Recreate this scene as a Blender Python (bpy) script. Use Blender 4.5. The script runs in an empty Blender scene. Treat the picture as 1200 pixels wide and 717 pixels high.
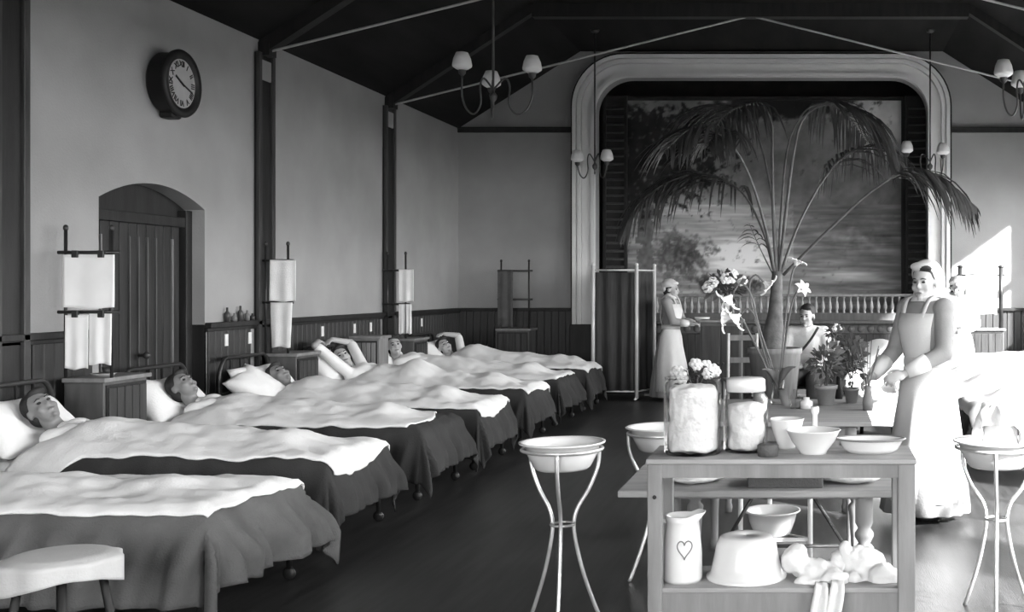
import bpy, bmesh, math, random
from mathutils import Vector, Matrix, noise

# ---------------------------------------------------------------- camera, sky, sun, exposure
SC = bpy.context.scene
COL = SC.collection
FPX, VPX, VPY, CAMH = 1333.0, 955.0, 336.0, 1.5
cam_data = bpy.data.cameras.new('camera')
cam_data.sensor_width = 36.0
cam_data.lens = 36.0 * FPX / 1200.0
cam_data.shift_x = -(VPX - 600.0) / 1200.0
cam_data.shift_y = -(358.5 - VPY) / 1200.0
cam_data.clip_end = 200
camera = bpy.data.objects.new('camera', cam_data)
camera.location = (0, 0, CAMH)
camera.rotation_euler = (math.pi / 2, 0, 0)
COL.objects.link(camera)
SC.camera = camera

world = bpy.data.worlds.new('sky')
SC.world = world
world.use_nodes = True
bg = world.node_tree.nodes['Background']
bg.inputs[0].default_value = (1, 1, 1, 1)
bg.inputs[1].default_value = 13.0

sun_data = bpy.data.lights.new('sun', 'SUN')
sun_data.energy = 27.0
sun_data.angle = math.radians(2.0)
sun = bpy.data.objects.new('sun', sun_data)
sun.rotation_euler = Vector((-1.0, 0.85, -0.75)).to_track_quat('-Z', 'Y').to_euler()
sun.location = (20, -15, 30)
COL.objects.link(sun)

# daylight portals sit in the window openings below (they only guide sampling)
WIN_R = [(1.3, 3.7), (4.4, 6.8), (7.5, 9.9), (10.6, 12.9), (13.6, 15.3)]   # right wall, y ranges
WIN_RZ = (1.25, 3.15)
WIN_F = [(-4.3, -2.4), (-1.7, 0.2), (0.9, 2.8)]                             # wall behind the camera, x ranges
WIN_FZ = (1.1, 3.2)
XL, XR, YB, YF = -5.0, 3.5, 15.95, -2.5
ZE, ZC = 3.72, 4.80          # eave and collar heights
CX = (XL + XR) / 2
SLW = 1.71                   # horizontal run of the sloped ceiling
def portal(loc, rot, sx, sy):
    d = bpy.data.lights.new('window_portal', 'AREA'); d.shape = 'RECTANGLE'; d.size = sx; d.size_y = sy
    d.cycles.is_portal = True
    o = bpy.data.objects.new('window_portal', d); o.location = loc; o.rotation_euler = rot; COL.objects.link(o)
for a, b in WIN_R:
    portal((XR + 0.3, (a + b) / 2, sum(WIN_RZ) / 2), (0, math.pi / 2, 0), WIN_RZ[1] - WIN_RZ[0], b - a)
for a, b in WIN_F:
    portal(((a + b) / 2, YF - 0.3, sum(WIN_FZ) / 2), (math.pi / 2, 0, 0), b - a, WIN_FZ[1] - WIN_FZ[0])

vs = SC.view_settings
vs.view_transform = 'Standard'; vs.look = 'None'; vs.gamma = 1.0; vs.use_curve_mapping = False
vs.exposure = 0.95
SC.cycles.use_denoising = True
SC.cycles.max_bounces = 8
SC.cycles.diffuse_bounces = 5
SC.cycles.caustics_reflective = False
SC.cycles.caustics_refractive = False
SC.cycles.sample_clamp_indirect = 6.0

# ---------------------------------------------------------------- helpers
R = math.radians
rnd = random.Random(7)
def V(*a): return Vector(a)
def at(px, py, d):
    return V((px - VPX) / FPX * d, d, CAMH - (py - VPY) / FPX * d)

MATS = {}
def mat(name, v, rough=0.7, var=0.15, scale=6.0, bump=0.0, bscale=40.0, metal=0.0, stretch=(1, 1, 1), spec=0.3, extra=None):
    m = bpy.data.materials.new(name); m.use_nodes = True
    nt = m.node_tree; p = nt.nodes['Principled BSDF']
    p.inputs['Roughness'].default_value = rough
    p.inputs['Metallic'].default_value = metal
    p.inputs['Specular IOR Level'].default_value = spec
    tc = nt.nodes.new('ShaderNodeTexCoord'); mp = nt.nodes.new('ShaderNodeMapping')
    mp.inputs['Scale'].default_value = stretch
    nt.links.new(tc.outputs['Object'], mp.inputs[0])
    n = nt.nodes.new('ShaderNodeTexNoise'); n.inputs['Scale'].default_value = scale; n.inputs['Detail'].default_value = 5
    nt.links.new(mp.outputs[0], n.inputs['Vector'])
    r = nt.nodes.new('ShaderNodeValToRGB')
    lo, hi = v * (1 - var), min(1, v * (1 + var))
    r.color_ramp.elements[0].position = 0.3; r.color_ramp.elements[1].position = 0.7
    r.color_ramp.elements[0].color = (lo, lo, lo, 1); r.color_ramp.elements[1].color = (hi, hi, hi, 1)
    nt.links.new(n.outputs['Fac'], r.inputs[0]); nt.links.new(r.outputs[0], p.inputs['Base Color'])
    if bump:
        n2 = nt.nodes.new('ShaderNodeTexNoise'); n2.inputs['Scale'].default_value = bscale; n2.inputs['Detail'].default_value = 4
        nt.links.new(mp.outputs[0], n2.inputs['Vector'])
        b = nt.nodes.new('ShaderNodeBump'); b.inputs['Strength'].default_value = bump; b.inputs['Distance'].default_value = 0.01
        nt.links.new(n2.outputs['Fac'], b.inputs['Height']); nt.links.new(b.outputs[0], p.inputs['Normal'])
    MATS[name] = m
    return m
mat('plaster', 0.30, 0.9, 0.10, 1.6, 0.25, 60)
mat('floor_wood', 0.036, 0.34, 0.45, 3.0, 0.15, 30, stretch=(7, 0.5, 1), spec=0.5)
mat('ceiling_wood', 0.014, 0.85, 0.35, 4.0, 0.2, 20, stretch=(1, 0.2, 1), spec=0.1)
mat('dark_wood', 0.017, 0.55, 0.35, 5.0, 0.15, 30, stretch=(3, 3, 0.4))
mat('board_wood', 0.038, 0.5, 0.40, 5.0, 0.15, 30, stretch=(4, 4, 0.4))
mat('locker_wood', 0.085, 0.6, 0.25, 5.0, 0.1, 30, stretch=(3, 3, 0.4))
mat('pale_wood', 0.27, 0.6, 0.18, 5.0, 0.1, 30, stretch=(0.5, 4, 4))
mat('grey_wood', 0.19, 0.6, 0.2, 5.0, 0.1, 30, stretch=(3, 3, 0.5))
mat('white_paint', 0.66, 0.5, 0.05, 4.0)
mat('enamel', 0.60, 0.22, 0.04, 6.0, spec=0.5)
mat('enamel_rim', 0.16, 0.35, 0.1, 6.0)
mat('linen', 0.80, 0.9, 0.06, 5.0, 0.3, 90)
mat('pillow_linen', 0.82, 0.9, 0.05, 5.0, 0.25, 60)
mat('blanket', 0.038, 0.95, 0.18, 6.0, 0.4, 120)
mat('lit_blanket', 0.11, 0.95, 0.18, 6.0, 0.4, 120)  # dark blanket's colour raised to paint in front light on the nearest bed
mat('door_wood', 0.022, 0.5, 0.35, 5.0, 0.15, 30, stretch=(4, 4, 0.4))
mat('paper', 0.85, 0.8, 0.03, 8.0)
mat('towel', 0.74, 0.95, 0.06, 8.0, 0.4, 120)
mat('dark_towel', 0.085, 0.95, 0.2, 8.0, 0.4, 120)
mat('iron', 0.02, 0.4, 0.2, 10.0, spec=0.5)
mat('bright_metal', 0.62, 0.35, 0.1, 10.0, metal=0.7)
mat('rod_metal', 0.42, 0.5, 0.1, 10.0)
mat('brass', 0.06, 0.4, 0.2, 10.0, metal=0.3)
mat('curtain', 0.05, 0.95, 0.25, 8.0, 0.3, 60, stretch=(6, 6, 0.4))
mat('skin', 0.40, 0.6, 0.08, 12.0)
mat('skin_tan', 0.24, 0.6, 0.1, 12.0)
mat('hair', 0.03, 0.6, 0.3, 30.0, 0.3, 90)
mat('eye', 0.03, 0.3, 0.1, 10.0)
mat('lips', 0.17, 0.6, 0.1, 10.0)
mat('dress', 0.27, 0.9, 0.08, 6.0, 0.2, 90)
mat('white_cloth', 0.60, 0.9, 0.04, 6.0, 0.2, 80)
mat('shoe', 0.02, 0.5, 0.1, 10.0)
mat('trouser', 0.05, 0.9, 0.2, 10.0)
mat('frond', 0.045, 0.55, 0.35, 9.0)
mat('stem', 0.11, 0.6, 0.3, 9.0)
mat('trunk', 0.10, 0.8, 0.35, 14.0, 0.4, 40)
mat('leaf', 0.12, 0.6, 0.35, 9.0)
mat('petal', 0.85, 0.8, 0.04, 9.0)
mat('terracotta', 0.22, 0.8, 0.15, 8.0)
mat('tub', 0.20, 0.7, 0.2, 6.0, stretch=(4, 4, 0.5))
mat('soil', 0.02, 1.0, 0.3, 20.0)
mat('dial', 0.34, 0.6, 0.08, 9.0)
mat('black', 0.012, 0.5, 0.2, 9.0)
mat('shade_glass', 0.75, 0.5, 0.05, 9.0)
mat('shaded_cloth', 0.48, 0.9, 0.06, 6.0, 0.2, 80)  # white cloth darkened to paint in the shadow over the stool
mat('stage_dark', 0.022, 0.8, 0.3, 5.0)
mat('tag', 0.75, 0.5, 0.05, 9.0)
mat('dimming_ground', 0.10, 1.0, 0.3, 3.0)
mat('cotton', 0.62, 1.0, 0.03, 20.0, 0.6, 60)
def glass_mat(name, mixf, tint=0.9):
    m = bpy.data.materials.new(name); m.use_nodes = True; nt = m.node_tree
    nt.nodes.remove(nt.nodes['Principled BSDF'])
    t = nt.nodes.new('ShaderNodeBsdfTransparent'); t.inputs[0].default_value = (tint, tint, tint, 1)
    g = nt.nodes.new('ShaderNodeBsdfGlossy'); g.inputs['Roughness'].default_value = 0.08
    f = nt.nodes.new('ShaderNodeLayerWeight'); f.inputs[0].default_value = 0.12
    ad = nt.nodes.new('ShaderNodeMath'); ad.operation = 'MULTIPLY'; ad.inputs[1].default_value = mixf
    x = nt.nodes.new('ShaderNodeMixShader')
    nt.links.new(f.outputs[0], ad.inputs[0]); nt.links.new(ad.outputs[0], x.inputs[0])
    nt.links.new(t.outputs[0], x.inputs[1]); nt.links.new(g.outputs[0], x.inputs[2])
    nt.links.new(x.outputs[0], nt.nodes['Material Output'].inputs[0])
    MATS[name] = m
glass_mat('glass', 0.55, 0.95)
glass_mat('window_glass', 0.3, 0.97)

# --- shapes into a bmesh
def box(bm, x0, x1, y0, y1, z0, z1, M=None):
    vs_ = [bm.verts.new((x, y, z)) for x in (x0, x1) for y in (y0, y1) for z in (z0, z1)]
    for f in ((0, 1, 3, 2), (4, 6, 7, 5), (0, 4, 5, 1), (2, 3, 7, 6), (0, 2, 6, 4), (1, 5, 7, 3)):
        bm.faces.new([vs_[i] for i in f])
    if M is not None:
        for v in vs_: v.co = M @ v.co
    return vs_
def bar(bm, p0, p1, w, h, up=V(0, 0, 1)):
    p0, p1 = Vector(p0), Vector(p1); t = (p1 - p0); L = t.length; t.normalize()
    s = t.cross(up)
    if s.length < 1e-4: s = t.cross(V(0, 1, 0))
    s.normalize(); u = s.cross(t)
    M = Matrix((s, t, u)).transposed().to_4x4(); M.translation = p0
    return box(bm, -w / 2, w / 2, 0, L, -h / 2, h / 2, M)
def ring_faces(bm, a, b, closed=True):
    n = len(a)
    for i in range(n if closed else n - 1):
        j = (i + 1) % n
        try: bm.faces.new((a[i], a[j], b[j], b[i]))
        except ValueError: pass
def loft(bm, rings, cap=True, closed=True, M=None):
    vr = [[bm.verts.new((M @ Vector(p)) if M is not None else p) for p in r] for r in rings]
    for a, b in zip(vr, vr[1:]): ring_faces(bm, a, b, closed)
    if cap and closed:
        bm.faces.new(list(reversed(vr[0]))); bm.faces.new(vr[-1])
    return vr
def lathe(bm, prof, c=(0, 0, 0), seg=24, cap=False, M=None):
    c = Vector(c)
    rings = [[c + V(max(r, 1e-4) * math.cos(2 * math.pi * i / seg), max(r, 1e-4) * math.sin(2 * math.pi * i / seg), z) for i in range(seg)] for r, z in prof]
    return loft(bm, rings, cap, True, M)
def tube(bm, pts, r, seg=8, cap=True):
    pts = [Vector(p) for p in pts]; n = len(pts)
    rs = r if isinstance(r, (list, tuple)) else [r] * n
    t0 = (pts[1] - pts[0]).normalized()
    ref = V(0, 0, 1) if abs(t0.z) < 0.9 else V(1, 0, 0)
    nrm = t0.cross(ref).normalized(); rings = []
    for i in range(n):
        t = (pts[min(i + 1, n - 1)] - pts[max(i - 1, 0)]).normalized()
        nrm = (nrm - t * nrm.dot(t)).normalized(); b = t.cross(nrm)
        rings.append([pts[i] + (nrm * math.cos(2 * math.pi * k / seg) + b * math.sin(2 * math.pi * k / seg)) * rs[i] for k in range(seg)])
    return loft(bm, rings, cap)
def ell(bm, c, r, M=None, seg=16, rng=10):
    if not isinstance(r, (tuple, list)): r = (r, r, r)
    T = Matrix.Translation(Vector(c)) @ Matrix.Diagonal((r[0], r[1], r[2], 1))
    if M is not None: T = M @ T
    rows = []
    for j in range(1, rng):
        p = math.pi * j / rng; sp, cp = math.sin(p), math.cos(p)
        rows.append([bm.verts.new(T @ V(sp * math.cos(2 * math.pi * i / seg), sp * math.sin(2 * math.pi * i / seg), cp)) for i in range(seg)])
    n0, n1 = bm.verts.new(T @ V(0, 0, 1)), bm.verts.new(T @ V(0, 0, -1))
    for a, b in zip(rows, rows[1:]): ring_faces(bm, b, a)
    for i in range(seg):
        k = (i + 1) % seg
        bm.faces.new((n0, rows[0][i], rows[0][k])); bm.faces.new((n1, rows[-1][k], rows[-1][i]))
def capsule(bm, p0, p1, r0, r1, M=None, seg=12):
    p0, p1 = Vector(p0), Vector(p1)
    if M is not None: p0, p1 = M @ p0, M @ p1
    tube(bm, [p0, p1], [r0, r1], seg)
    ell(bm, p0, r0, seg=seg, rng=8); ell(bm, p1, r1, seg=seg, rng=8)
def spline(pts, n=24):
    P = [Vector(p) for p in pts]; P = [P[0] * 2 - P[1]] + P + [P[-1] * 2 - P[-2]]; out = []
    m = len(P) - 3
    for k in range(n + 1):
        s = k / n * m; i = min(int(s), m - 1); t = s - i
        a, b, c, d = P[i:i + 4]
        out.append(0.5 * ((2 * b) + (c - a) * t + (2 * a - 5 * b + 4 * c - d) * t * t + (3 * b - a - 3 * c + d) * t ** 3))
    return out
def grid(bm, fn, nu, nv):
    g = [[bm.verts.new(fn(i / nu, j / nv)) for j in range(nv + 1)] for i in range(nu + 1)]
    for i in range(nu):
        for j in range(nv):
            bm.faces.new((g[i][j], g[i + 1][j], g[i + 1][j + 1], g[i][j + 1]))
    return g

# --- objects
def rootloc(p):
    v = V(0, 0, 0)
    while p is not None:
        v += p.location; p = p.parent
    return v
def link(name, me, m, parent=None):
    o = bpy.data.objects.new(name, me); COL.objects.link(o)
    if parent is not None: o.parent = parent
    if m is not None:
        me.materials.clear(); me.materials.append(MATS[m])
    return o
def obj(name, bm, m, parent=None, smooth=False, w=False, solid=0.0, bevel=0.0, sub=0):
    me = bpy.data.meshes.new(name)
    bmesh.ops.recalc_face_normals(bm, faces=bm.faces)
    bm.to_mesh(me); bm.free()
    if w and parent is not None: me.transform(Matrix.Translation(-rootloc(parent)))
    if smooth: me.polygons.foreach_set('use_smooth', [True] * len(me.polygons))
    o = link(name, me, m, parent)
    if solid:
        md = o.modifiers.new('thickness', 'SOLIDIFY'); md.thickness = solid; md.offset = 0
    if bevel:
        md = o.modifiers.new('bevel', 'BEVEL'); md.width = bevel; md.segments = 2; md.limit_method = 'ANGLE'
    if sub:
        md = o.modifiers.new('sub', 'SUBSURF'); md.levels = sub; md.render_levels = sub
    return o
def fused(name, bm, m, parent=None, voxel=0.01, smooth_it=3, w=False):
    me = bpy.data.meshes.new(name); bmesh.ops.recalc_face_normals(bm, faces=bm.faces); bm.to_mesh(me); bm.free()
    t = bpy.data.objects.new('tmp', me); COL.objects.link(t)
    md = t.modifiers.new('r', 'REMESH'); md.mode = 'VOXEL'; md.voxel_size = voxel
    ms = t.modifiers.new('s', 'SMOOTH'); ms.factor = 0.5; ms.iterations = smooth_it
    dg = bpy.context.evaluated_depsgraph_get()
    me2 = bpy.data.meshes.new_from_object(t.evaluated_get(dg)); me2.name = name
    bpy.data.objects.remove(t); bpy.data.meshes.remove(me)
    if w and parent is not None: me2.transform(Matrix.Translation(-rootloc(parent)))
    me2.polygons.foreach_set('use_smooth', [True] * len(me2.polygons))
    return link(name, me2, m, parent)
def tag(o, label, cat, group=None):
    o['label'] = label; o['category'] = cat
    if group: o['group'] = group
    return o
def thing(name, label, cat, loc=(0, 0, 0), rz=0.0, group=None):
    o = bpy.data.objects.new(name, None); COL.objects.link(o); o.empty_display_size = 0.1
    o.location = loc; o.rotation_euler = (0, 0, rz)
    return tag(o, label, cat, group)
def struct(o, label=None):
    o['kind'] = 'structure'
    if label: o['label'] = label
    return o
def nb(): return bmesh.new()

# ================================================================ THE SETTING
T = 0.3
bm = nb(); box(bm, XL - T, XR + T, YF - T, YB + 2.2, -0.1, 0)
floor = struct(obj('floor', bm, 'floor_wood'), 'dark polished wooden floor of the ward')

bm = nb(); box(bm, -90, 90, -90, 90, -0.6, -0.5)  # unseen ground added to weaken light bounced onto the upper walls
struct(obj('ground', bm, 'dimming_ground'), 'unseen dark ground added outside to dim light rising through the windows')

# left wall with the arched door recess
DY0, DY1, DZS, DRISE = 7.94, 9.32, 2.13, 0.15
def door_arch(y):
    t = (y - DY0) / (DY1 - DY0)
    return DZS + DRISE * (1 - (2 * t - 1) ** 2)
bm = nb()
box(bm, XL - T, XL, YF - T, DY0, 0, ZE); box(bm, XL - T, XL, DY1, YB + T, 0, ZE)
N = 20
ys = [DY0 + (DY1 - DY0) * i / N for i in range(N + 1)]
loft(bm, [[(x, y, door_arch(y)) for y in ys] + [(x, y, ZE) for y in reversed(ys)] for x in (XL - T, XL)])
wall_left = struct(obj('wall_left', bm, 'plaster'), 'grey plaster side wall with dark boarded wainscot')

# wainscot boards (one shared mesh), cap rail and number tags
WZ = 1.16
bm = nb(); w = 0.048
loft(bm, [[(0, -w, z), (0.012, -w, z), (0.02, -w + 0.008, z), (0.02, w - 0.008, z), (0.012, w, z), (0, w, z)] for z in (0.12, WZ)])
board_x = obj('wainscot_board', bm, 'board_wood', wall_left)
PIL = [0.9, 3.98, 7.02, 10.28, 13.29]
def in_pil(y): return any(abs(y - p) < 0.21 for p in PIL)
boards = []
y = 5.0; first = True
while y < YB - 0.05:
    if not in_pil(y) and not (DY0 - 0.12 < y < DY1 + 0.05):
        if first: o = board_x; first = False
        else:
            o = board_x.copy(); COL.objects.link(o)
        o.location = (XL, y, 0); boards.append(o)
    y += 0.1
bm = nb()
for a, b in ((YF, DY0 - 0.07), (DY1, YB)):
    box(bm, XL, XL + 0.055, a, b, WZ, WZ + 0.045)
    box(bm, XL, XL + 0.03, a, b, WZ - 0.03, WZ)
rail = obj('wainscot_rail', bm, 'dark_wood', wall_left, bevel=0.006)
bm = nb(); box(bm, XL, XL + 0.01, YF, 4.95, 0.1, WZ - 0.02)
obj('wainscot_panel', bm, 'board_wood', wall_left)
bm = nb(); box(bm, XL, XL + 0.035, YF, DY0 - 0.07, 0, 0.16); box(bm, XL, XL + 0.035, DY1, YB, 0, 0.16)
struct(obj('baseboard_left', bm, 'dark_wood'))
for k, y in enumerate((6.9, 9.62, 10.02, 10.75, 11.5, 12.3, 12.75, 13.7, 14.4)):
    bm = nb(); box(bm, XL + 0.02, XL + 0.026, y - 0.025, y + 0.025, WZ - 0.16, WZ - 0.06)
    obj('number_tag', bm, 'tag', wall_left)

# pilasters (trim) on the left wall and mirrored on the right
n = 1
for side in (-1, 1):
    x0 = XL if side < 0 else XR
    for p in PIL:
        t = bpy.data.objects.new('trim_%d' % n, None); COL.objects.link(t); t.location = (x0, p, 0)
        struct(t, 'dark timber pilaster on the wall below a roof truss'); n += 1
        d = -side
        bm = nb(); xs = sorted((0, d * 0.03)); box(bm, xs[0], xs[1], -0.14, 0.14, 0, 3.6)
        obj('post', bm, 'dark_wood', t, bevel=0.006)
        for yy in (-0.125, 0.125):
            bm = nb(); xs = sorted((d * 0.025, d * 0.055)); box(bm, xs[0], xs[1], yy - 0.028, yy + 0.028, 0, 3.6)
            obj('edge_strip', bm, 'board_wood', t, bevel=0.005)
        bm = nb(); xs = sorted((d * 0.025, d * 0.045)); box(bm, xs[0], xs[1], -0.09, 0.09, 3.36, 3.54)
        obj('cap_block', bm, 'plaster', t, bevel=0.004)

# right wall with windows
bm = nb(); y = YF - T
for a, b in WIN_R:
    box(bm, XR, XR + T, y, a, 0, ZE)
    box(bm, XR, XR + T, a, b, 0, WIN_RZ[0]); box(bm, XR, XR + T, a, b, WIN_RZ[1], ZE); y = b
box(bm, XR, XR + T, y, YB + T, 0, ZE)
wall_right = struct(obj('wall_right', bm, 'plaster'), 'grey plaster window wall opposite the door')
bm = nb(); box(bm, XR - 0.015, XR, YF, YB, 0.0, WZ); box(bm, XR - 0.05, XR, YF, YB, WZ, WZ + 0.045)
obj('wainscot_panel', bm, 'board_wood', wall_right)
# wall behind the camera with windows
bm = nb(); x = XL - T
for a, b in WIN_F:
    box(bm, x, a, YF - T, YF, 0, ZC); box(bm, a, b, YF - T, YF, 0, WIN_FZ[0]); box(bm, a, b, YF - T, YF, WIN_FZ[1], ZC); x = b
box(bm, x, XR + T, YF - T, YF, 0, ZC)
struct(obj('wall_front', bm, 'plaster'), 'grey plaster end wall with tall windows')
def window(n, along_y, a, b, z0, z1, pos):
    t = bpy.data.objects.new('window_%d' % n, None); COL.objects.link(t)
    t.location = (pos, (a + b) / 2, z0) if along_y else ((a + b) / 2, pos, z0)
    struct(t, 'tall white sash window with glazing bars')
    def bx(u0, u1, v0, v1, zz0, zz1, nm, m):
        bm = nb()
        if along_y: box(bm, v0, v1, u0, u1, zz0, zz1)
        else: box(bm, u0, u1, v0, v1, zz0, zz1)
        return obj(nm, bm, m, t)
    hw, hh = (b - a) / 2, z1 - z0
    for u in (-hw, hw - 0.06): bx(u, u + 0.06, -0.05, 0.05, 0, hh, 'frame_stile', 'white_paint')
    for z in (0, hh - 0.06, hh / 2 - 0.03): bx(-hw, hw, -0.05, 0.05, z, z + 0.06, 'frame_rail', 'white_paint')
    for u in (-hw / 3, hw / 3): bx(u - 0.012, u + 0.012, -0.015, 0.015, 0, hh, 'glazing_bar', 'white_paint')
    ux = [-hw, -hw / 3, hw / 3, hw]
    for i in range(3):
        for z in (0, hh / 2): bx(ux[i] + 0.012, ux[i + 1] - 0.012, -0.002, 0.002, z, z + hh / 2, 'pane', 'window_glass')
n = 1
for a, b in WIN_R: window(n, True, a, b, WIN_RZ[0], WIN_RZ[1], XR + 0.15); n += 1
for a, b in WIN_F: window(n, False, a, b, WIN_FZ[0], WIN_FZ[1], YF - 0.15); n += 1

# back wall around the stage opening
AX0, AX1, AZ0, AZ1, AR = -3.373, 1.878, 0.98, 4.73, 0.72      # outer line of the arch
IN = 0.29                                                     # width of the arch moulding
def arch_path(inset, seg=12):
    x0, x1, z1, r = AX0 + inset, AX1 - inset, AZ1 - inset, AR - inset * 0.75
    pts = [(x0, AZ0)]
    for k in range(seg + 1):
        a = math.pi - k / seg * math.pi / 2; pts.append((x0 + r + r * math.cos(a), z1 - r + r * math.sin(a)))
    for k in range(seg + 1):
        a = math.pi / 2 - k / seg * math.pi / 2; pts.append((x1 - r + r * math.cos(a), z1 - r + r * math.sin(a)))
    pts.append((x1, AZ0))
    return pts
bm = nb()
op = arch_path(IN)
outer = []
for i, (x, z) in enumerate(op):                              # wall outline matched point by point to the opening
    k = len(op) // 2
    if i == 0: outer.append((XL, AZ0))
    elif i == len(op) - 1: outer.append((XR, AZ0))
    else:
        a = math.atan2(z - 2.4, x - CX); dx, dz = math.cos(a), math.sin(a)
        s = min(((XL if dx < 0 else XR) - CX) / dx if abs(dx) > 1e-6 else 99, (ZC + 0.1 - 2.4) / dz)
        outer.append((CX + dx * s, 2.4 + dz * s))
def wallrow(pts, y): return [(x, y, z) for x, z in pts]
a_, b_ = wallrow(outer, YB), wallrow(op, YB)
va = [bm.verts.new(p) for p in a_]; vb = [bm.verts.new(p) for p in b_]
vc = [bm.verts.new((x, YB + T, z)) for x, z in op]
ring_faces(bm, va, vb, False); ring_faces(bm, vb, vc, False)
c1 = bm.verts.new((XL, YB, ZC + 0.1)); c2 = bm.verts.new((XR, YB, ZC + 0.1))
iL = max(i for i in range(len(outer)) if outer[i][0] <= XL + 1e-4); iR = min(i for i in range(len(outer)) if outer[i][0] >= XR - 1e-4)
bm.faces.new((va[iL], va[iL + 1], c1)); bm.faces.new((va[iR], c2, va[iR - 1]))
for x0, x1 in ((XL, AX0 + IN), (AX1 - IN, XR)): box(bm, x0, x1, YB, YB + 0.02, 0, AZ0)
wall_back = struct(obj('wall_back', bm, 'plaster'), 'grey plaster end wall pierced by the stage opening')
bm = nb(); w = 0.048
loft(bm, [[(-w, 0, z), (-w, -0.012, z), (-w + 0.008, -0.02, z), (w - 0.008, -0.02, z), (w, -0.012, z), (w, 0, z)] for z in (0.0, WZ)])
board_y = obj('wainscot_board', bm, 'board_wood', wall_back); first = True
for x0, x1 in ((XL + 0.06, AX0 - 0.02), (AX1 + 0.06, XR - 0.05)):
    x = x0
    while x < x1:
        o = board_y if first else board_y.copy()
        if not first: COL.objects.link(o)
        first = False
        o.location = (x, YB, 0); x += 0.1
bm = nb()
for x0, x1 in ((XL, AX0), (AX1, XR)):
    box(bm, x0, x1, YB - 0.055, YB, WZ, WZ + 0.045)
obj('wainscot_rail', bm, 'dark_wood', wall_back, bevel=0.006)
for i, (x0, x1) in enumerate(((XL, AX0), (AX1, XR))):
    bm = nb(); box(bm, x0, x1, YB - 0.04, YB, 3.66, 3.73); box(bm, x0, x1, YB - 0.055, YB, 3.71, 3.735)
    struct(obj('trim_%d' % (20 + i), bm, 'dark_wood'), 'dark picture rail on the end wall')

# ceiling: two slopes and a flat collar
bm = nb()
prof = [(XL - T, ZE - T * 0.62), (XL, ZE), (XL + SLW, ZC), (XR - SLW, ZC), (XR, ZE), (XR + T, ZE - T * 0.62)]
up = [(x, z + 0.12) for x, z in reversed(prof)]
loft(bm, [[(x, y, z) for x, z in prof + up] for y in (YF - T, YB + T)])
ceiling = struct(obj('ceiling', bm, 'ceiling_wood'), 'dark boarded sloping ceiling with a flat collar')

# roof trusses
for i, p in enumerate(PIL):
    lab = ['roof truss with dark rafters standing behind the camera end windows', 'roof truss with dark rafters over the beds by the stool',
           'roof truss with dark rafters above the paper-hung locker', 'roof truss with pale tie rod just past the wall clock',
           'roof truss with pale tie rod last before the stage'][i]
    t = thing('roof_truss', lab, 'truss', (CX, p, 3.6), group='roof trusses')
    hw = (XR - XL) / 2
    for s in (-1, 1):
        bm = nb(); bar(bm, (s * (hw - 0.03), 0, 0.06), (s * (hw - SLW), 0, ZC - 3.6 - 0.04), 0.12, 0.12)
        obj('rafter', bm, 'dark_wood', t)
        bm = nb(); bar(bm, (s * (hw - SLW + 0.5), 0, ZC - 3.6 - 0.12), (s * (hw - SLW - 0.5), 0, ZC - 3.6 - 0.02), 0.1, 0.1)
        obj('brace', bm, 'dark_wood', t)
        bm = nb(); tube(bm, [(s * (hw - 0.05), 0, 0.02), (s * 0.02, 0, 1.06)], 0.012, 8)
        obj('tie_rod', bm, 'rod_metal', t)
        bm = nb(); box(bm, s * (hw - 0.05) - 0.05, s * (hw - 0.05) + 0.05, -0.07, 0.07, -0.02, 0.1)
        obj('shoe_plate', bm, 'dark_wood', t)
    bm = nb(); bar(bm, (-hw + SLW, 0, ZC - 3.6 - 0.08), (hw - SLW, 0, ZC - 3.6 - 0.08), 0.14, 0.16)
    obj('collar_beam', bm, 'dark_wood', t)

# door 1 in its recess
DX = XL - 0.13
door = bpy.data.objects.new('door_1', None); COL.objects.link(door); door.location = (DX, (DY0 + DY1) / 2, 0)
struct(door, 'dark boarded double door under a segmental arch')
bm = nb(); loft(bm, [[(x, y, 0) for y in (DY0, DY1)] + [(x, y, door_arch(y)) for y in reversed(ys)] for x in (DX - 0.12, DX - 0.04)])
obj('back_panel', bm, 'dark_wood', door, w=True)
PH = 1.98
for k in range(10):
    y0 = DY0 + 0.12 + k * 0.114
    bm = nb(); box(bm, DX - 0.04, DX - 0.01, y0 + 0.004, y0 + 0.110, 0.02, PH)
    obj('plank', bm, 'door_wood', door, w=True, bevel=0.004)
for k in (1, 4, 5, 6, 7, 9):  # lighter bead strips paint in thin highlights along the board edges
    y0 = DY0 + 0.12 + k * 0.114
    bm = nb(); box(bm, DX - 0.02, DX + 0.004, y0 - 0.006, y0 + 0.006, 0.62, PH - 0.1)
    obj('highlight_bead', bm, 'locker_wood' if k not in (1, 9) else 'grey_wood', door, w=True)
for y0 in (DY0, DY1 - 0.09):
    bm = nb(); box(bm, DX - 0.04, DX + 0.03, y0, y0 + 0.09, 0, 2.12); obj('door_post', bm, 'dark_wood', door, w=True, bevel=0.006)
bm = nb(); box(bm, DX - 0.04, DX + 0.02, DY0 + 0.05, DY1 - 0.05, PH, PH + 0.08); obj('transom', bm, 'dark_wood', door, w=True, bevel=0.006)
bm = nb(); box(bm, DX - 0.01, DX + 0.0, 8.16, 8.21, 1.06, 1.18); obj('number_tag', bm, 'tag', door, w=True)
bm = nb(); box(bm, XL - 0.13, XL, DY1 - 0.002, DY1 + 0.02, 0, WZ + 0.03)
for k in range(1): pass
obj('reveal_panel', bm, 'dark_wood', door, w=True)
bm = nb(); tube(bm, [(DX, 8.63, 0.98), (DX + 0.05, 8.63, 0.98)], 0.012, 8); ell(bm, (DX + 0.06, 8.63, 0.98), 0.028)
obj('door_knob', bm, 'brass', door, True, w=True)

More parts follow.
